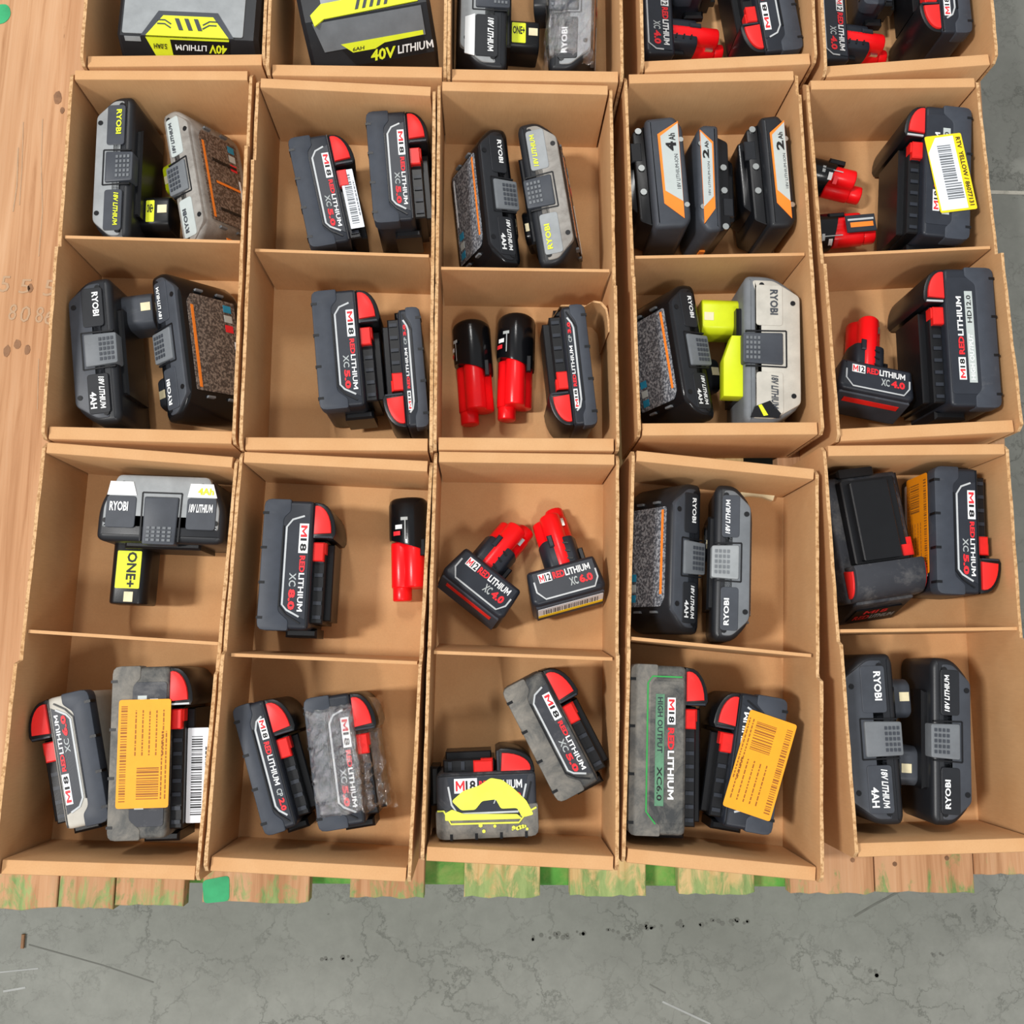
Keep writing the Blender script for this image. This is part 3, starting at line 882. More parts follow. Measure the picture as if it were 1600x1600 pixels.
def slab_pack(label, pose, tip_dx=.068, T=.046, cap='6.0', bw=.030, stem_y=0.0, pitch=0, lean=14, group='slab batteries with red stems', stripe=True, mat='charcoal'):
    """flat slab with a black collar and red stem along +X; print reads along -Y"""
    root = thing('slab_stem_battery', label, 'battery', group)
    L = pose[3]; h, l = bw / 2, L / 2
    MB().prism(rounded([(-h, -l + .004), (-h, l - .004), (-h + .004, l), (h, l - .003), (h, -l + .003), (-h + .004, -l)], .003), 0, T, .004, None, 3).build('housing', mat, root)
    MB().box(-h - .0012, -h + .010, -l + .003, l - .003, .004, T - .004, .002).build('base_bumper', 'bumper', root)
    if stripe:
        MB().box(-h - .0018, -h - .001, -l * .72, l * .72, T * .60, T * .74).build('red_stripe', 'latch', root, 0)
    zc = T * .48
    X = Matrix.Translation((0, stem_y, zc)) @ Matrix(((0, 0, 1), (1, 0, 0), (0, 1, 0))).to_4x4()
    cl = MB().prism(rounded([(-.0165, -.0165), (.0165, -.0165), (.0185, .004), (.0135, .0165), (-.0135, .0165), (-.0185, .004)], .004), h - .003, h + .028, .0015, X).build('collar', 'charcoal', root)
    for k in range(3):
        MB().ribbon([(h + .004 + k * .008, stem_y - .009), (h + .008 + k * .008, stem_y + .004)], .0016, zc + .0163, zc + .0172).build('grip_groove', 'black', cl, 0)
    red_stem(root, h, h + tip_dx - .010, zc, stem_y, 1.0, 90, .010)
    MB().box(h + .002, h + .016, stem_y - .0215, stem_y - .0165, zc - .004, zc + .008, .001).build('clip', 'black', root)
    MB().box(h + .020, h + .032, stem_y + .004, stem_y + .009, zc + .0150, zc + .0185, .001).build('clip', 'charcoal', root)
    zt = T + .0004
    MB().prism([(-h * .78, l * .62), (-h * .78, -l * .70), (-h * .3, -l * .84), (h * .78, -l * .84), (h * .78, l * .80), (-h * .3, l * .80)], T - .001, zt).build('label_panel', 'panel', root, 0)
    MB().ribbon([(h * .3, l * .80), (-h * .3, l * .80), (-h * .78, l * .62), (-h * .78, -l * .70), (-h * .3, -l * .84), (h * .2, -l * .84)], .0015, zt, zt + .0003).build('panel_trim', 'trim', root, 0)
    F = Ftop(0, 0, zt + .0004)
    MB().prism([(h * .15, l * .66), (h * .15, l * .32), (h * .66, l * .32), (h * .66, l * .66)], zt, zt + .0003).build('model_plate', 'white', root, 0)
    def T_(s, m_, a, b, v0, v1, bold=.03): put_text(root, s, m_, F, -l + a * L, v0, (b - a) * L, v1 - v0, bold)
    T_('M', 'red_print', .18, .245, h * .2, h * .6, .008); T_('12', 'black_print', .255, .33, h * .2, h * .6)
    T_('RED', 'red_print', .36, .52, h * .2, h * .6, .04); T_('LITHIUM', 'white', .525, .86, h * .2, h * .6)
    T_('XC', 'grey_print', .55, .66, -h * .42, h * .05); T_(cap, 'red_print', .68, .86, -h * .42, h * .05, .05)
    settle(root, pose, T, lean, pitch)
    return root

# ------------------------------------------------------------------ stem battery: long slab, latch on its side, post along +X
def post_pack(label, pose, th, T=.074, lean=0, pitch=0, stem_y=0.0, shell='ink', plate='slate', latch='slate', name_mat='ink', stem='ink', stem_len=.046, base_label='fine_print',
              stem_tag=None, texts=('RYOBI', '18V LITHIUM', '4AH'), letters='white', lime=False, name_txt=None, L=None, tail=0.42, group='stem post batteries', flip=False, stem_w=.0175, stripe='orange_print', white_plates=False):
    root = thing('post_battery', label, 'battery', group)
    L = L or pose[3]; h, l = th / 2, L / 2
    out = rounded([(-h, -l * .74), (-h * .05, -l), (h - .003, -l), (h, -l + .006), (h, l - .006), (h - .003, l), (-h * .05, l), (-h, l * .74)], [.012, .012, .007, .006, .006, .007, .012, .012], 4)
    MB().prism(out, 0, T, .0055, None, 3).build('shell', shell, root)
    k = tail
    po = rounded([(-h + .0015, -l * .72), (-h * .02, -l + .005), (-h + th * (1 - k * .5), -l + .005), (-h + th * (1 - k), -l * .62), (-h + th * (1 - k), l * .62), (-h + th * (1 - k * .5), l - .005), (-h * .02, l - .005), (-h + .0015, l * .72)], .004)
    MB().prism(po, T - .012, T + .0012, .0022, None, 2, False).build('side_plate', plate, root)
    # spring latch with a grid of grip bumps
    lt = MB().prism(rounded([(-h + th * .34, -.0155), (h + .002, -.0145), (h + .002, .0145), (-h + th * .34, .0155)], .002), T - .010, T + .0032, .0014, None, 2, False).build('latch', latch, root)
    g = MB()
    nx = 4
    for i in range(nx):
        for jj in range(5):
            x = h - .002 - i * .0036; y = -.0095 + jj * .0047
            g.box(x - .0011, x + .0011, y - .0014, y + .0014, T + .0030, T + .0039)
    g.build('grip_bump', 'midgrey' if latch != 'midgrey' else 'slate', lt, 0)
    MB().ribbon([(-h + th * .28, -.0175), (-h + th * .28, .0175)], .0014, T + .0006, T + .0016).build('latch_gap', 'black', root, 0)
    for s in (-1, 1):
        MB().ribbon([(-h + th * .28, s * .0175), (h - .001, s * .0168)], .0014, T - .001, T + .0016).build('latch_gap', 'black', root, 0)
    # name plates with print, one either side of the latch
    fl = -1 if flip else 1
    zt = T + .0016
    F = Ftop(0, 0, zt + .0008, -90 if not flip else 90)
    a0, a1 = .0225, l * .86
    def plate_at(s, nm, mt):
        y0, y1 = sorted((s * a0, s * a1))
        e = .006
        xa, xb = -h + th * .34, -h + th * .80
        return MB().prism(rounded([(xa, y0), (xb, y0), (xb, y1), (xa, y1)], .003), T - .002, zt + .0003, .0005).build(nm, mt, root, 0)
    plate_at(1, 'name_plate', name_mat); plate_at(-1, 'name_plate', name_mat)
    w = a1 - a0
    xa, xb = (-h + th * .34), (-h + th * .80)
    if flip: xa, xb = -xb, -xa
    c = xb - xa
    put_text(root, texts[0], letters, F, -a1 + w * .12, xa + c * .52, w * .62, c * .30, .03)
    if name_txt: put_text(root, name_txt, letters, F, -a1 + w * .12, xa + c * .12, w * .70, c * .24, .0)
    put_text(root, texts[1], letters, F, a0 + w * .08, xa + c * .54, w * .80, c * .27, .03, .2)
    if texts[2]: put_text(root, texts[2], letters if not lime else 'lime_print', F, a0 + w * .45, xa + c * .10, w * .42, c * .30, .03)
    if white_plates:
        for s in (-1, 1):
            y0, y1 = sorted((s * a0, s * a1))
            MB().prism([(-h + th * .13, y0 + .002), (-h + th * .33, y0), (-h + th * .33, y1), (-h + th * .13, y1 - .004)], zt - .0005, zt + .0003).build('white_plate', 'white', root, 0)
        put_text(root, '4Ah', 'lime_print', Ftop(0, 0, zt + .0008, 90), a0 + .009, th * .21, .014, th * .10, .03)
    for x, y in ((-h + th * .16, l * .62), (-h + th * .16, -l * .62), (h - th * .30, l * .86), (h - th * .30, -l * .86)):
        MB().disc(x, y, .0024, T + .0004, T + .0017).build('screw', 'black', root, 0)
    # post
    x0, x1 = h - .004, h + stem_len
    zc = T * .5
    X = Matrix.Translation((0, stem_y, zc)) @ Matrix(((0, 0, 1), (1, 0, 0), (0, 1, 0))).to_4x4()
    sw = stem_w
    pst = MB().prism(rounded([(-sw, -.015), (sw, -.015), (sw, .010), (sw * .72, .0165), (-sw * .72, .0165), (-sw, .010)], .003), x0, x1, .002, X).build('post', stem, root)
    cap_y = sw * .55
    MB().box(x1 - .011, x1 - .002, stem_y + cap_y * .2 - .004, stem_y + cap_y * .2 + .004, zc + .0160, zc + .0170).build('contact', 'brass', pst, 0)
    MB().box(h - .002, h + .0045, -l * .60, l * .60, T * .18, T * .86, .002).build('terminal_block', 'black', root)
    if stem_tag:
        b = MB().prism(rounded([(x0 + .010, stem_y - sw * .62), (x1 - .014, stem_y - sw * .62), (x1 - .014, stem_y + sw * .62), (x0 + .010, stem_y + sw * .62)], .001), zc + .0160, zc + .0169).build('post_label', 'lime_print', pst, 0)
        put_text(root, stem_tag, 'black_print', Ftop(x0 + .010, stem_y, zc + .0172, -0), .001, -sw * .1, x1 - x0 - .026, sw * .5, .03)
    if lime:
        MB().prism([(h - .002, -l * .2), (h + .010, -l * .2), (h + .018, l * .12), (h + .018, l * .62), (h - .002, l * .62)], T * .70, T - .006, .001).build('lime_bracket', 'lime', root)
    # printed sheet under the base (on the -X side)
    if base_label:
        FB = Fbase(-h - .0001, 0, T * .5)
        sh = MB().prism(rounded([(-l * .66, -T * .36), (l * .66, -T * .36), (l * .66, T * .30), (l * .54, T * .37), (-l * .66, T * .37)], .002), 0, .0006).build('warning_label', base_label, root, 0)
        sh.matrix_local = FB
        def bx(u0, u1, v0, v1, mt, nm): MB().box(u0, u1, v0, v1, .0006, .0009).build(nm, mt, sh, 0)
        bx(-l * .62, l * .50, T * .285, T * .325, stripe, 'label_stripe')
        bx(-l * .60, l * .10, -T * .33, -T * .30, 'white', 'label_rule')
        bx(l * .50, l * .60, -T * .30, -T * .18, 'blue_print', 'label_icon')
        bx(l * .36, l * .46, -T * .30, -T * .18, 'pale_label', 'label_icon')
        bx(l * .22, l * .32, -T * .30, -T * .18, 'blue_print' if base_label == 'fine_print' else 'red_print', 'label_icon')
        for s in (-1, 1):
            for q in (-1, 1):
                MB().box(s * l * .73 - .001, s * l * .73 + .001, q * T * .16 - .004, q * T * .16 + .004, -.004, .0006, 0, FB).build('vent_slot', 'midgrey', root, 0)
    settle(root, pose, T, lean, pitch)
    return root

# ------------------------------------------------------------------ orange labelled clip batteries
def clip_pack(label, pose, bw, T=.076, lean=0, pitch=0, body='slate', cap='4', reverse=False):
    root = thing('clip_battery', label, 'battery', 'orange labelled clip batteries')
    L = pose[3]; h, l = bw / 2, L / 2
    out = rounded([(-h, -l + .012), (-h + .008, -l), (h, -l + .002), (h, l), (-h + .006, l), (-h, l - .008)], .004)
    MB().prism(out, 0, T, .005, None, 3).build('housing', body, root)
    MB().prism(rounded([(h - .001, -l + .004), (h + .012, -l + .010), (h + .012, l - .012), (h - .001, l - .006)], .003), .006, T - .010, .002).build('rail_block', 'black', root)
    MB().prism(rounded([(h + .010, -l + .016), (h + .019, -l + .020), (h + .019, l - .030), (h + .010, l - .022)], .002), .014, T - .018, .002).build('rail', 'gloss_black', root)
    for y in (-l * .82, -l * .15, l * .28):
        MB().disc(h + .006, y, .0032, T - .010, T - .0085).build('screw', 'steel', root, 0)
    for y in (-l * .55, l * .62):
        MB().disc(-h + .0035, y, .0026, T - .001, T + .0005).build('screw', 'steel', root, 0)
    MB().box(h + .004, h + .015, -l * .62, -l * .28, T - .014, T - .0095, .001).build('clip', 'ink', root)
    y = 1
    k = -1 if reverse else 1
    lab = [(h * .42, -k * l * .66), (-h * .74, -k * l * .88), (-h * .60, k * l * .86), (h * .40, k * l * .58)]
    MB().prism(lab, T - .001, T + .0006).build('orange_label', 'orange_print', root, 0)
    q = [(h * .28, -k * l * .62), (-h * .71, -k * l * .84), (-h * .61, k * l * .56), (h * .28, k * l * .36)]
    MB().prism(q, T + .0004, T + .0010).build('label_panel', 'pale_label', root, 0)
    F = Ftop(0, 0, T + .0013, 90 if reverse else -90)
    vs = -1 if reverse else 1
    v0 = .02 * h if reverse else -.52 * h
    put_text(root, cap, 'black_print', F, l * .34, v0, l * .17, h * .56, .04)
    put_text(root, 'Ah', 'black_print', F, l * .53, v0 + .02 * h, l * .13, h * .34, .02)
    put_text(root, '18V LITHIUM-ION', 'slate', F, -l * .34, v0 - .04 * h, l * .62, h * .20, .0)
    MB().box(h * .1, h * .6, -l - .001, -l + .001, T * .3, T * .42).build('orange_mark', 'orange_print', root, 0)
    settle(root, pose, T, lean, pitch)
    return root

# ------------------------------------------------------------------ large block batteries
def block_pack(label, pose, W, L, T, style):
    """pose is the middle of the front edge of the top face; the pack runs on behind it"""
    root = thing('block_battery', label, 'battery', 'large 40 volt batteries')
    w = W / 2
    sl = .012 if style == 'trapezoid' else .030          # how far the front slopes out
    dz = .020 if style == 'trapezoid' else .034
    prof = [(L, 0), (L, T), (0, T), (-sl, T - dz), (-sl, .004), (-sl + .004, 0)]
    def sec(x, k): return [(x, y * 1.0 + (k if y < .001 else 0), z - (k if z > T - .001 else 0)) for y, z in prof]
    MB().loft([sec(-w, .004), sec(-w + .004, 0), sec(w - .004, 0), sec(w, .004)]).build('housing', 'ink', root)
    ang = math.atan2(dz, sl)
    FF = Matrix.Translation((0, 0, T)) @ Matrix.Rotation(ang, 4, 'X')      # u right, v up the slope (0 at the top edge), n outwards
    S = math.hypot(dz, sl)
    def front(pts, mat, nm, h=.0006, z0=-.0004): return MB().prism(pts, z0, h, 0, FF).build(nm, mat, root, 0)
    def top(pts, mat, nm, h=.0008, z0=-.0006, p=None, r=0): return MB().prism(rounded(pts, r) if r else pts, T + z0, T + h).build(nm, mat, p or root, 0)
    if style == 'trapezoid':
        top([(-w + .006, .002), (w - .014, .002), (w - .014, L - .004), (-w + .006, L - .004)], 'ltgrey', 'top_cover', .0010, r=.002)
        front([(-w + .008, -.005), (-.044, -.005), (-.044, -.0005), (-w + .008, -.0005)], 'ltgrey', 'cover_lip')
        top([(-.043, -.0002), (.045, -.0002), (.028, .026), (-.028, .026)], 'slate', 'badge_frame', .0016)
        bd = top([(-.038, -.0002), (.040, -.0002), (.024, .021), (-.023, .021)], 'lime_print', 'lime_badge', .0022)
        for k in range(3):
            x = -.010 + k * .009
            top([(x + .003, .006), (x + .007, .006), (x + .002, .018), (x - .002, .018)], 'slate', 'badge_slash', .0028, .002, bd)
        for s_ in (-1, 1):
            for k in range(2):
                MB().ribbon([(s_ * .015, .012 - k * .004), (s_ * .021, .016 - k * .004), (s_ * .028, .016 - k * .004)], .0012, T + .002, T + .0028).build('badge_slash', 'slate', bd, 0)
        front([(-.039, -.0005), (.040, -.0005), (.037, -.018), (-.033, -.018)], 'lime_print', 'badge_front')
        front([(-.016, -.002), (.040, -.002), (.0375, -.0165), (-.016, -.0165)], 'black', 'name_plate', .0010)
        F = FF @ Matrix.Translation((0, 0, .0013)) @ Matrix.Rotation(R(180), 4, 'Z')
        put_text(root, '40V', 'lime_print', F, -.037, .005, .018, .0085, .03, .2)
        put_text(root, 'LITHIUM', 'white', F, -.018, .006, .030, .0055, .02, .2)
        put_text(root, '5.0AH', 'black_print', F, .020, .006, .013, .005, .02, .2)
    else:
        top([(-w + .022, .016), (w - .022, .016), (w - .022, L - .004), (-w + .022, L - .004)], 'ltgrey', 'top_cover', .0008)
        bd = top([(-w + .012, -.006), (-w + .022, .000), (w - .012, .002), (w - .012, .018), (-w + .022, .016), (-w + .010, .006)], 'lime_print', 'lime_band', .0012)
        for k in range(5):
            x = -.010 + k * .007
            top([(x, .004), (x + .003, .004), (x + .007, .014), (x + .004, .014)], 'slate', 'badge_slash', .0018, .001, bd)
        front([(-w + .010, -.002), (w - .010, -.002), (w - .010, -S + .017), (-w + .016, -S + .017)], 'midgrey', 'front_cover', .0012)
        front([(-.030, -S + .016), (w - .012, -S + .016), (w - .012, -S + .001), (-.020, -S + .001)], 'black', 'name_plate', .0008)
        front([(-.030, -S + .0215), (w - .012, -S + .0215), (w - .012, -S + .0175), (.012, -S + .0165), (.002, -S + .0125), (-.020, -S + .0125)], 'lime_print', 'lime_flash', .0016)
        F = FF @ Matrix.Translation((0, -S, .0017))
        put_text(root, '40V', 'lime_print', F, -.004, .0015, .026, .0105, .03, .2)
        put_text(root, 'LITHIUM', 'white', F, .023, .004, .036, .0075, .02, .2)
        put_text(root, '6AH', 'black_print', F, -.020, .0135, .012, .0035, .02, .2)
    settle(root, pose, T)
    root.location.z = FLOOR_Z + .0003
    return root

# ------------------------------------------------------------------ the batteries, box by box
# row by the far lip
block_pack('big dark block battery with pale grey cover and lime trapezoid badge', ((-0.2923, 0.5855) + (-1.0, .1)), .134, .110, .088, 'trapezoid')
block_pack('big slate block battery with lime band and large 40V lettering', ((-0.1234, 0.6178) + (13.0, .1)), .126, .090, .088, '40v')
post_pack('light grey stem battery with white plate and lime post tag, beside the wrapped battery', (-0.0109, 0.6501, 0.0, 0.1560), .048, .074, 4, 0, -.024, 'ink', 'ltgrey', 'slate', 'ink', 'black', .034, None, 'ONE+', ('RYOBI', '18V LITHIUM', None), white_plates=True)
WR0 = post_pack('grey stem battery in crumpled clear wrap beside the white plated one', (0.0763, 0.6501, -181.7, 0.1551), .042, .074, 8, 0, -.02, 'ink', 'ltgrey', 'slate', 'ink', 'ink', .020, 'fine_print_brown', None, ('RYOBI', '18V LITHIUM', None))
slab_pack('slab battery with red stem and white lettering, in the box beside the wrapped battery', (0.1666, 0.6496, 2.1, 0.0836), .062, .046, '4.0', .032, -.006, 0, 10)
slide_pack('slim dark battery standing between a red stem and a tilted red button battery', (0.1965, 0.7295, 2.7, 0.1063), .030, .046, 1, 'cp', '2.0', kind='CP')
slide_pack('tilted black battery with red button pointing at a red stem, no sticker', (0.2751, 0.6623, -171.9, 0.1282), .038, .076, 1, 'xc', '5.0')
slab_pack('slab battery with red stem, in the box corner beside the concrete floor', (0.3467, 0.6502, 1.3, 0.0847), .056, .046, '4.0', .030, -.006, 0, 10)
slide_pack('dark slim battery between a slab battery and a red button battery by the concrete', (0.3899, 0.7268, 0.2, 0.1074), .024, .048, 1, 'cp', '3.0', kind='CP')
slide_pack('black red button battery next to a dark slim one, in the box by the concrete', (0.4535, 0.6842, -178.4, 0.1268), .030, .080, 1, 'cp', '3.0', kind='CP')

# second row, far compartments
post_pack('grey topped stem battery with black post and lime tag, leaning by bare wood', (-0.3569, 0.4573, 1.9, 0.1463), .037, .076, -4, 0, -.034, 'ink', 'ltgrey', 'slate', 'slate', 'black', .028, None, 'ONE+', ('RYOBI', '18V LITHIUM', None), 'lime_print', white_plates=False)
WORN = post_pack('worn dusty stem battery showing its brown warning label and a lime post', (-0.2926, 0.4556, -167.6, 0.1424), .034, .070, 30, 0, -.022, 'ltgrey_dirty', 'ltgrey_dirty', 'midgrey', 'pale_label', 'lime', .027, 'fine_print_brown', None, ('RYOBI', '18V LITHIUM', None), 'slate')
FW = Fbase(-.0177, 0, .035)
for u0, u1, v0, v1, mt, nm in ((-.046, -.014, .009, .012, 'black', 'label_bar'), (-.046, -.030, .003, .006, 'orange_print', 'label_bar'), (-.014, .016, -.004, -.001, 'black', 'label_bar'), (.0, .012, -.012, -.009, 'orange_print', 'label_bar')):
    MB().box(v0 * 4 - .018, v0 * 4 - .0155, -.020, .012, .0006, .0010, 0, FW).build(nm, mt, WORN, 0)
P1 = slide_pack('black battery with white barcode strip along its rail', (-0.1620, 0.4408, 13.6, 0.1108), .038, .076, 1, 'xc', '5.0', 4)
sticker(P1, Ftop(.0275, -.012, .071, 90), .060, .013, 'sticker_white', 'barcode', 'barcode_strip', 'midgrey', 'white barcode strip')
slide_pack('clean black battery with red button beside the one with the barcode strip', (-0.0962, 0.4670, 6.0, 0.1118), .038, .076, 1, 'xc', '5.0')
post_pack('glossy black stem battery tilted to show a grey label with orange stripe', (0.0072, 0.4418, 6.7, 0.1414), .034, .074, 24, 0, -.018, 'gloss_black', 'ink', 'midgrey', 'ink', 'gloss_black', .011, 'fine_print', None, ('RYOBI', '18V LITHIUM', '4AH'))
post_pack('worn light grey stem battery with rust brown base next to the empty floor', (0.0527, 0.4456, -170.6, 0.1468), .038, .074, 12, 0, .02, 'ink', 'ltgrey_dirty', 'slate', 'ltgrey', 'gloss_black', .011, 'fine_print_brown', None, ('RYOBI', '18V LITHIUM', None), 'lime_print')
clip_pack('wide grey battery with a pale 4 Ah panel and orange end, against the wall', (0.1690, 0.4693, -175.5, 0.1143), .036, .076, 0, 0, 'slate', '4')
clip_pack('narrow blue grey battery with orange edged label between two others', (0.2083, 0.4635, 0.9, 0.1101), .022, .076, 4, 0, 'slate', '2', True)
clip_pack('black bodied battery with thin orange edged label leaning on the wall', (0.2742, 0.4708, -176.3, 0.1153), .026, .080, -1, 0, 'ink', '2')
slim_pack('round battery with red end pointing at the yellow barcode sticker battery', (0.3466, 0.4943, 77.2, 0.0670), 0, 90, -30)
EXP = slim_pack('red battery with exposed metal label strip, lying in front of the round battery', (0.3468, 0.4361, -263.4, 0.0759), 0, 30, 0)
MB().box(-.009, .009, -.036, -.006, .0366, .0384, .0006).build('metal_strip', 'panel', EXP)
MB().box(-.004, .001, -.033, -.010, .0384, .0387).build('orange_line', 'orange_print', EXP, 0)
MB().box(.003, .005, -.034, -.008, .0384, .0387).build('pale_line', 'trim', EXP, 0)
P2 = slide_pack('large black battery with a yellow and white barcode sticker across it', (0.4338, 0.4704, -184.4, 0.1339), .044, .086, -1, 'ho', '12.0', 0, 0, body='charcoal', kind='HD')
s_ = sticker(P2, Ftop(-.003, .002, .0875, 103), .078, .036, 'sticker_bright', 'none', 'sticker', label='yellow and white barcode sticker')
w_ = MB().prism([(-.037, .0095), (.037, .0095), (.037, -.0165), (-.022, -.0172), (-.0365, -.008)], .0004, .0007).build('white_field', 'sticker_white', s_, 0)
bb = MB(); rr = random.Random(3); u = -.028
while u < .026:
    k = rr.uniform(.0006, .0018); bb.box(u, u + k, -.008, .005 if u < .008 else .008, .0007, .0009); u += k + rr.uniform(.0007, .0016)
bb.build('barcode', 'midgrey', s_, 0)
put_text(s_, 'RTV  YELLOW / 86077131', 'black_print', Matrix.Translation((0, 0, .0008)), -.035, .0116, .070, .0045, .02, 0, 'sticker_text')

# second row, near compartments
post_pack('slate stem battery with grey post, lying next to bare wood', (-0.3610, 0.2783, 8.5, 0.1389), .042, .076, -2, 0, .043, 'ink', 'slate', 'midgrey', 'ink', 'slate', .029, None, None, ('RYOBI', '18V LITHIUM', '4AH'), 'white')
post_pack('charcoal stem battery leaning to show a black base with orange striped label', (-0.2935, 0.2875, -169.9, 0.1431), .036, .076, 36, 0, .030, 'gloss_black', 'slate', 'midgrey', 'slate', 'slate', .034, 'fine_print_dark', None, ('RYOBI', '18V LITHIUM', None))
slide_pack('black battery with red button facing an upside-down slim battery', (-0.1382, 0.2859, 6.7, 0.1123), .041, .076, 1, 'xc', '5.0')
slide_pack('upside-down slim black battery beside the thicker one, touching the box wall', (-0.0702, 0.2690, -173.9, 0.1130), .020, .078, 1, 'cp', '3.0', kind='CP')
slim_pack('glossy round battery with red stem next to the bare box wall', (-0.0143, 0.2818, 4.9, 0.1009), 0, 90, 25)
slim_pack('glossy round battery with red stem between its twin and the slim battery', (0.0262, 0.2878, -0.7, 0.1036), 0, 90, 0)
slide_pack('slim black battery with red button standing inside the curled cardboard strip', (0.0826, 0.2750, -173.7, 0.1146), .022, .076, 1, 'cp', '3.0', kind='CP')
post_pack('glossy black stem battery leaning with speckled label beside the lime post', (0.1900, 0.2934, 8.2, 0.1332), .036, .072, 30, 0, -.014, 'gloss_black', 'ink', 'midgrey', 'ink', 'ink', .034, 'fine_print', None, ('RYOBI', '18V LITHIUM', '4AH'))
BIG = post_pack('thick warm grey stem battery with a bright lime post', (0.2646, 0.2935, -181.2, 0.1446), .054, .076, 1, 0, -.040, 'midgrey', 'beige_grey', 'slate', 'beige_grey', 'lime', .035, None, None, ('RYOBI', '18V LITHIUM', None), 'slate', True, None, None, .25, flip=True)
MB().prism([(-.006, .062), (.004, .050), (.018, .056), (.022, .066), (-.004, .066)], .0765, .0784).build('corner_notch', 'black', BIG, 0)
MB().prism([(.006, .064), (.012, .054), (.015, .055), (.010, .065)], .0782, .0790).build('notch_mark', 'lime_print', BIG, 0)
slab_pack('slab battery with red stem next to the high output battery', (0.3678, 0.2720, 79.3, 0.0739), .072, .048, '4.0', .034, .004, 0, 16)
slide_pack('large black high output battery with silver strip, beside the slab battery', (0.4465, 0.3056, -179.7, 0.1335), .046, .088, -1, 'ho', '12.0', body='charcoal', kind='HD')

# near row, far compartments
post_pack('grey stem battery with white plates and a black post with lime tag, alone', (-0.2899, 0.1346, -91.1, 0.1133), .062, .074, 0, 0, -.032, 'ink', 'ltgrey', 'slate', 'slate', 'black', .054, None, 'ONE+', ('RYOBI', '18V LITHIUM', None), 'white', False, None, None, .34, flip=True, white_plates=True)
slide_pack('black battery with red button lying alone with empty floor beside it', (-0.1762, 0.0859, -1.0, 0.1151), .044, .076, 1, 'xc', '8.0', bump='bumper')
slim_pack('round battery with red stem half hidden under the box wall edge', (-0.0716, 0.1067, 2.7, 0.0967), 0, 60, -20)
slab_pack('slab battery with red stem and a thin red line along its base', (-0.0020, 0.0745, 52.3, 0.0708), .062, .046, '4.0', .034, .008, 0, 16)
P3 = slab_pack('slab battery with red stem and a barcode sticker along its base', (0.0727, 0.0773, -254.0, 0.0700), .064, .046, '6.0', .034, -.005, 0, 16, stripe=False)
s_ = sticker(P3, Fbase(-.0184, .000, .026), .062, .022, 'sticker_white', 'barcode', 'sticker', 'midgrey', 'barcode sticker with yellow edge')
MB().box(-.031, .031, -.011, -.0055, .0004, .0006).build('yellow_edge', 'sticker_bright', s_, 0)
post_pack('dark stem battery leaning with grey print label against the carton wall', (0.1829, 0.0986, -2.3, 0.1383), .036, .070, 32, 0, .02, 'ink', 'slate', 'midgrey', 'ink', 'gloss_black', .016, 'fine_print', None, ('RYOBI', '18V LITHIUM', '4AH'))
post_pack('narrow slate stem battery standing on edge before a pale scrap', (0.2223, 0.0937, -182.4, 0.1424), .034, .074, 8, 0, -.02, 'ink', 'midgrey', 'ltgrey', 'slate', 'gloss_black', .007, 'fine_print_brown', None, ('RYOBI', '18V LITHIUM', None))
UP = slide_pack('scratched black battery lying with its rails upward and two red buttons', (0, 0, 0, .118), .046, .074, 1, 'xc', '5.0', upright=True, body='charcoal_scuffed', head='charcoal_scuffed', bump='bumper')
# turn it so the rail side faces up, the head points to the near end and one flank shows
c4 = (0.3569, 0.1221)
UPR = Matrix.Rotation(R(-171), 3, 'Z') @ Matrix.Rotation(R(-97), 3, 'Y')
MB().prism(rounded([(-.056, -.022), (.024, -.026), (.024, .026), (-.056, .022)], .004), 0, .006, .002, Frail(.0165, 0, .037)).build('rail_cover', 'charcoal_scuffed', UP)
for k in range(5):
    MB().box(-.046, -.030, -.016 + k * .0075, -.0125 + k * .0075, .0058, .0064, 0, Frail(.0165, 0, .037)).build('contact_slot', 'black', UP, 0)
MB().prism([(-.0215, .0585), (-.0215, .0770), (.0225, .0610), (.0225, .0585)], .008, .066, .0015).build('front_slope', 'charcoal_scuffed', UP)
w_ = math.atan2(.016, .044)
FS = Matrix.Translation((0, .0704, .037)) @ Matrix(((0, math.cos(w_), math.sin(w_)), (0, -math.sin(w_), math.cos(w_)), (1, 0, 0))).to_4x4()
MB().prism(rounded([(-.024, -.016), (.024, -.016), (.024, .012), (-.024, .012)], .003), -.002, .0003, 0, FS).build('front_label', 'black', UP, 0)
put_text(UP, 'RED', 'red_print', FS @ Matrix.Translation((0, 0, .0006)), -.020, -.010, .016, .009, .03)
put_text(UP, 'LITHIUM', 'grey_print', FS @ Matrix.Translation((0, 0, .0006)), -.003, -.010, .024, .009, .02)
put_text(UP, 'M18', 'red_print', FS @ Matrix.Translation((0, 0, .0006)), -.014, .002, .024, .008, .03)
pts_ = [UPR @ (ch.matrix_local @ v.co) for ch in UP.children for v in ch.data.vertices] + [UPR @ (g.parent.matrix_local @ g.matrix_local @ v.co) for ch in UP.children for g in ch.children for v in g.data.vertices]
mid_ = UPR @ Vector((0, 0, .037))
UP.matrix_world = Matrix.Translation((c4[0] - mid_.x, c4[1] - mid_.y, FLOOR_Z + .0003 - min(q.z for q in pts_))) @ UPR.to_4x4()
P4 = slide_pack('black battery with an orange sticker on its base, next to the scratched one', (0.4295, 0.1263, -1.7, 0.1157), .040, .076, -1, 'xc', '5.0')
sticker(P4, Fbase(-.0212, .004, .036, 0), .092, .046, 'sticker_white', 'none', 'sticker_backing', label='white and green sticker under the orange one')
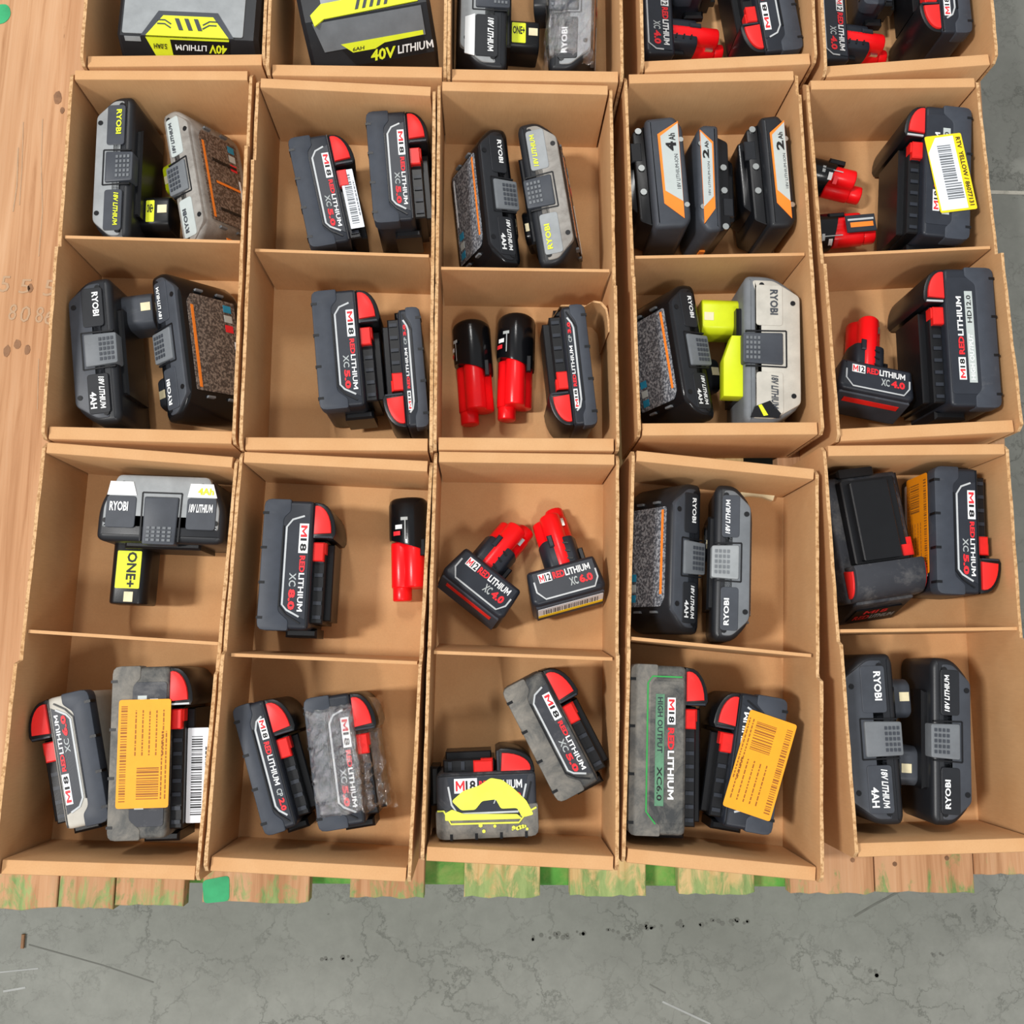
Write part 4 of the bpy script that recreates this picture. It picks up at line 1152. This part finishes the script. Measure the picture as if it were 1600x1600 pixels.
s_ = sticker(P4, Fbase(-.0217, .008, .041, 0), .094, .044, 'sticker_orange', 'tag', 'sticker', 'sticker_ink', 'orange barcode sticker', 5, 1, -1)

# near row, near compartments
slide_pack('battery with a light grey frame round its dark label, beside the dusty one', (-0.3473, -0.0842, -166.3, 0.1121), .036, .076, -1, 'xc', '6.0', bump='bumper', body='beige_grey', trim='trim')
P5 = slide_pack('large dusty battery with orange sticker, beside the light grey trimmed one', (-0.2913, -0.0769, 2.1, 0.1430), .048, .084, 1, 'ho', '12.0', body='charcoal_dirty', bump='bumper_dirty', panel='charcoal_scuffed', kind='HD')
sticker(P5, Ftop(.004, -.001, .0860, 90), .090, .044, 'sticker_yellow', 'tag', 'sticker', 'sticker_ink', 'yellow orange barcode sticker', 8, 1, -1)
s_ = sticker(P5, Ftop(.044, -.022, .066, 90), .080, .018, 'sticker_white', 'barcode', 'sticker', 'black_print', 'white barcode sticker with yellow edge', 9)
MB().box(-.040, .040, -.012, -.009, 0, .0004).build('yellow_edge', 'sticker_bright', s_, 0)
slide_pack('slim battery with red button beside the plastic wrapped battery', (-0.1865, -0.0889, 17.9, 0.1108), .028, .076, 1, 'cp', '2.0', kind='CP')
WR1 = slide_pack('battery with red button in crumpled clear plastic wrap', (-0.1268, -0.0838, 9.5, 0.1115), .040, .076, 1, 'xc', '5.0', body='charcoal', bump='bumper')
P6 = slide_pack('battery smeared with yellow paint, red button pointing away', (0.0044, -0.1185, -267.1, 0.0887), .054, .076, -1, 'xc', '5.0', L=.086, body='charcoal_scuffed', bump='bumper_dirty')
slide_pack('dusty scuffed battery tilted beside the yellow painted one', (0.0594, -0.0601, 28.1, 0.1063), .040, .076, 1, 'xc', '5.0', body='charcoal_dirty', bump='bumper_dirty', panel='charcoal_scuffed')
P7 = slide_pack('large dusty battery tinted green with pale green strip', (0.1513, -0.0702, -1.5, 0.1426), .048, .086, 1, 'green', '6.0', body='charcoal_dirty', bump='bumper_dirty', panel='charcoal_dirty', kind='XC')
P8 = slide_pack('black battery with a slanted yellow orange sticker across its face', (0.2377, -0.0817, -189.0, 0.1155), .042, .076, -1, 'xc', '5.0')
sticker(P8, Ftop(-.004, .001, .0775, -99), .086, .043, 'sticker_yellow', 'tag', 'sticker', 'sticker_ink', 'slanted yellow orange barcode sticker', 12, -1, 1)
post_pack('wide slate stem battery interlocked with a narrower one, against the box wall', (0.3418, -0.0602, 1.8, 0.1472), .048, .076, 2, 0, .033, 'ink', 'slate', 'midgrey', 'slate', 'slate', .024, None, None, ('RYOBI', '18V LITHIUM', '4AH'))
post_pack('narrow slate stem battery with its post pointing at a wider slate one', (0.4138, -0.0619, -182.7, 0.1449), .036, .074, 2, 0, .025, 'ink', 'slate', 'midgrey', 'ink', 'slate', .021, None, None, ('RYOBI', '18V LITHIUM', None))

# paint smear, green outline, crumpled wraps
sm = MB()
rp = random.Random(21)
l6 = .046
blob = [(-.004, .022), (.004, .030), (.012, .020), (.016, .006), (.022, -.004), (.020, -.014), (.012, -.024), (.002, -.034), (-.010, -.040), (-.012, -.030), (-.004, -.026), (-.004, -.012), (.004, -.008), (.003, .004), (-.004, .010)]
sm.prism(rounded(blob, .002), .0765, .0775)
sm.prism(rounded([(-.012, .036), (-.006, .036), (-.003, .030), (-.007, .020), (-.009, -.026), (-.013, -.030)], .001), .0765, .0777)
sm.ribbon([(-.004, .0425), (-.004, .037), (-.015, .031), (-.016, -.027), (-.008, -.034), (-.004, -.0425)], .0014, .0768, .0778)
for k in range(10):
    sm.disc(-.020 + rp.uniform(-.003, .003), rp.uniform(-.034, .02), rp.uniform(.0008, .002), .0768, .0776, None, 6)
o = sm.build('paint_smear', 'paint', P6, 0); o['label'] = 'yellow paint smear'
ol = MB(); x0, x1, l7 = -.010, .020, .062
ol.ribbon([(x1, l7), (x0 + .004, l7), (x0, l7 - .006), (x0, -l7 + .01), (x0 + .008, -l7)], .0013, .0866, .0874)
o = ol.build('green_outline', 'green_line', P7, 0)

def wrap(root, bw, L, T, seed, x_extra=.022):
    r = random.Random(seed)
    h, l = bw / 2 + .002, L / 2 + .003
    nx, ny = 22, 30
    vs = []; fs = []
    X0, X1 = -h - .001, h + x_extra
    for j in range(ny + 1):
        for i in range(nx + 1):
            u = i / nx; v = j / ny
            x = X0 + (X1 - X0) * u; y = -l + 2 * l * v
            e = min(u, 1 - u, v * 1.3, (1 - v) * 1.3)
            z = T + .0034 + r.uniform(-.0012, .0022) - (0.012 * (1 - min(1, e / .06)) if e < .06 else 0)
            if x > bw / 2 + .002: z -= .006 + (x - bw / 2) * .9
            vs.append((x + r.uniform(-.0012, .0012), y + r.uniform(-.0012, .0012), z))
    for j in range(ny):
        for i in range(nx):
            a = j * (nx + 1) + i
            fs.append((a, a + 1, a + nx + 2)); fs.append((a, a + nx + 2, a + nx + 1))
    o = MB().add(vs, fs).build('plastic_wrap', 'wrap', root, 0)
    o['label'] = 'crumpled clear plastic wrap'
wrap(WR1, .040, .092, .076, 3)
wrap(WR0, .042, .13, .074, 4, .005)
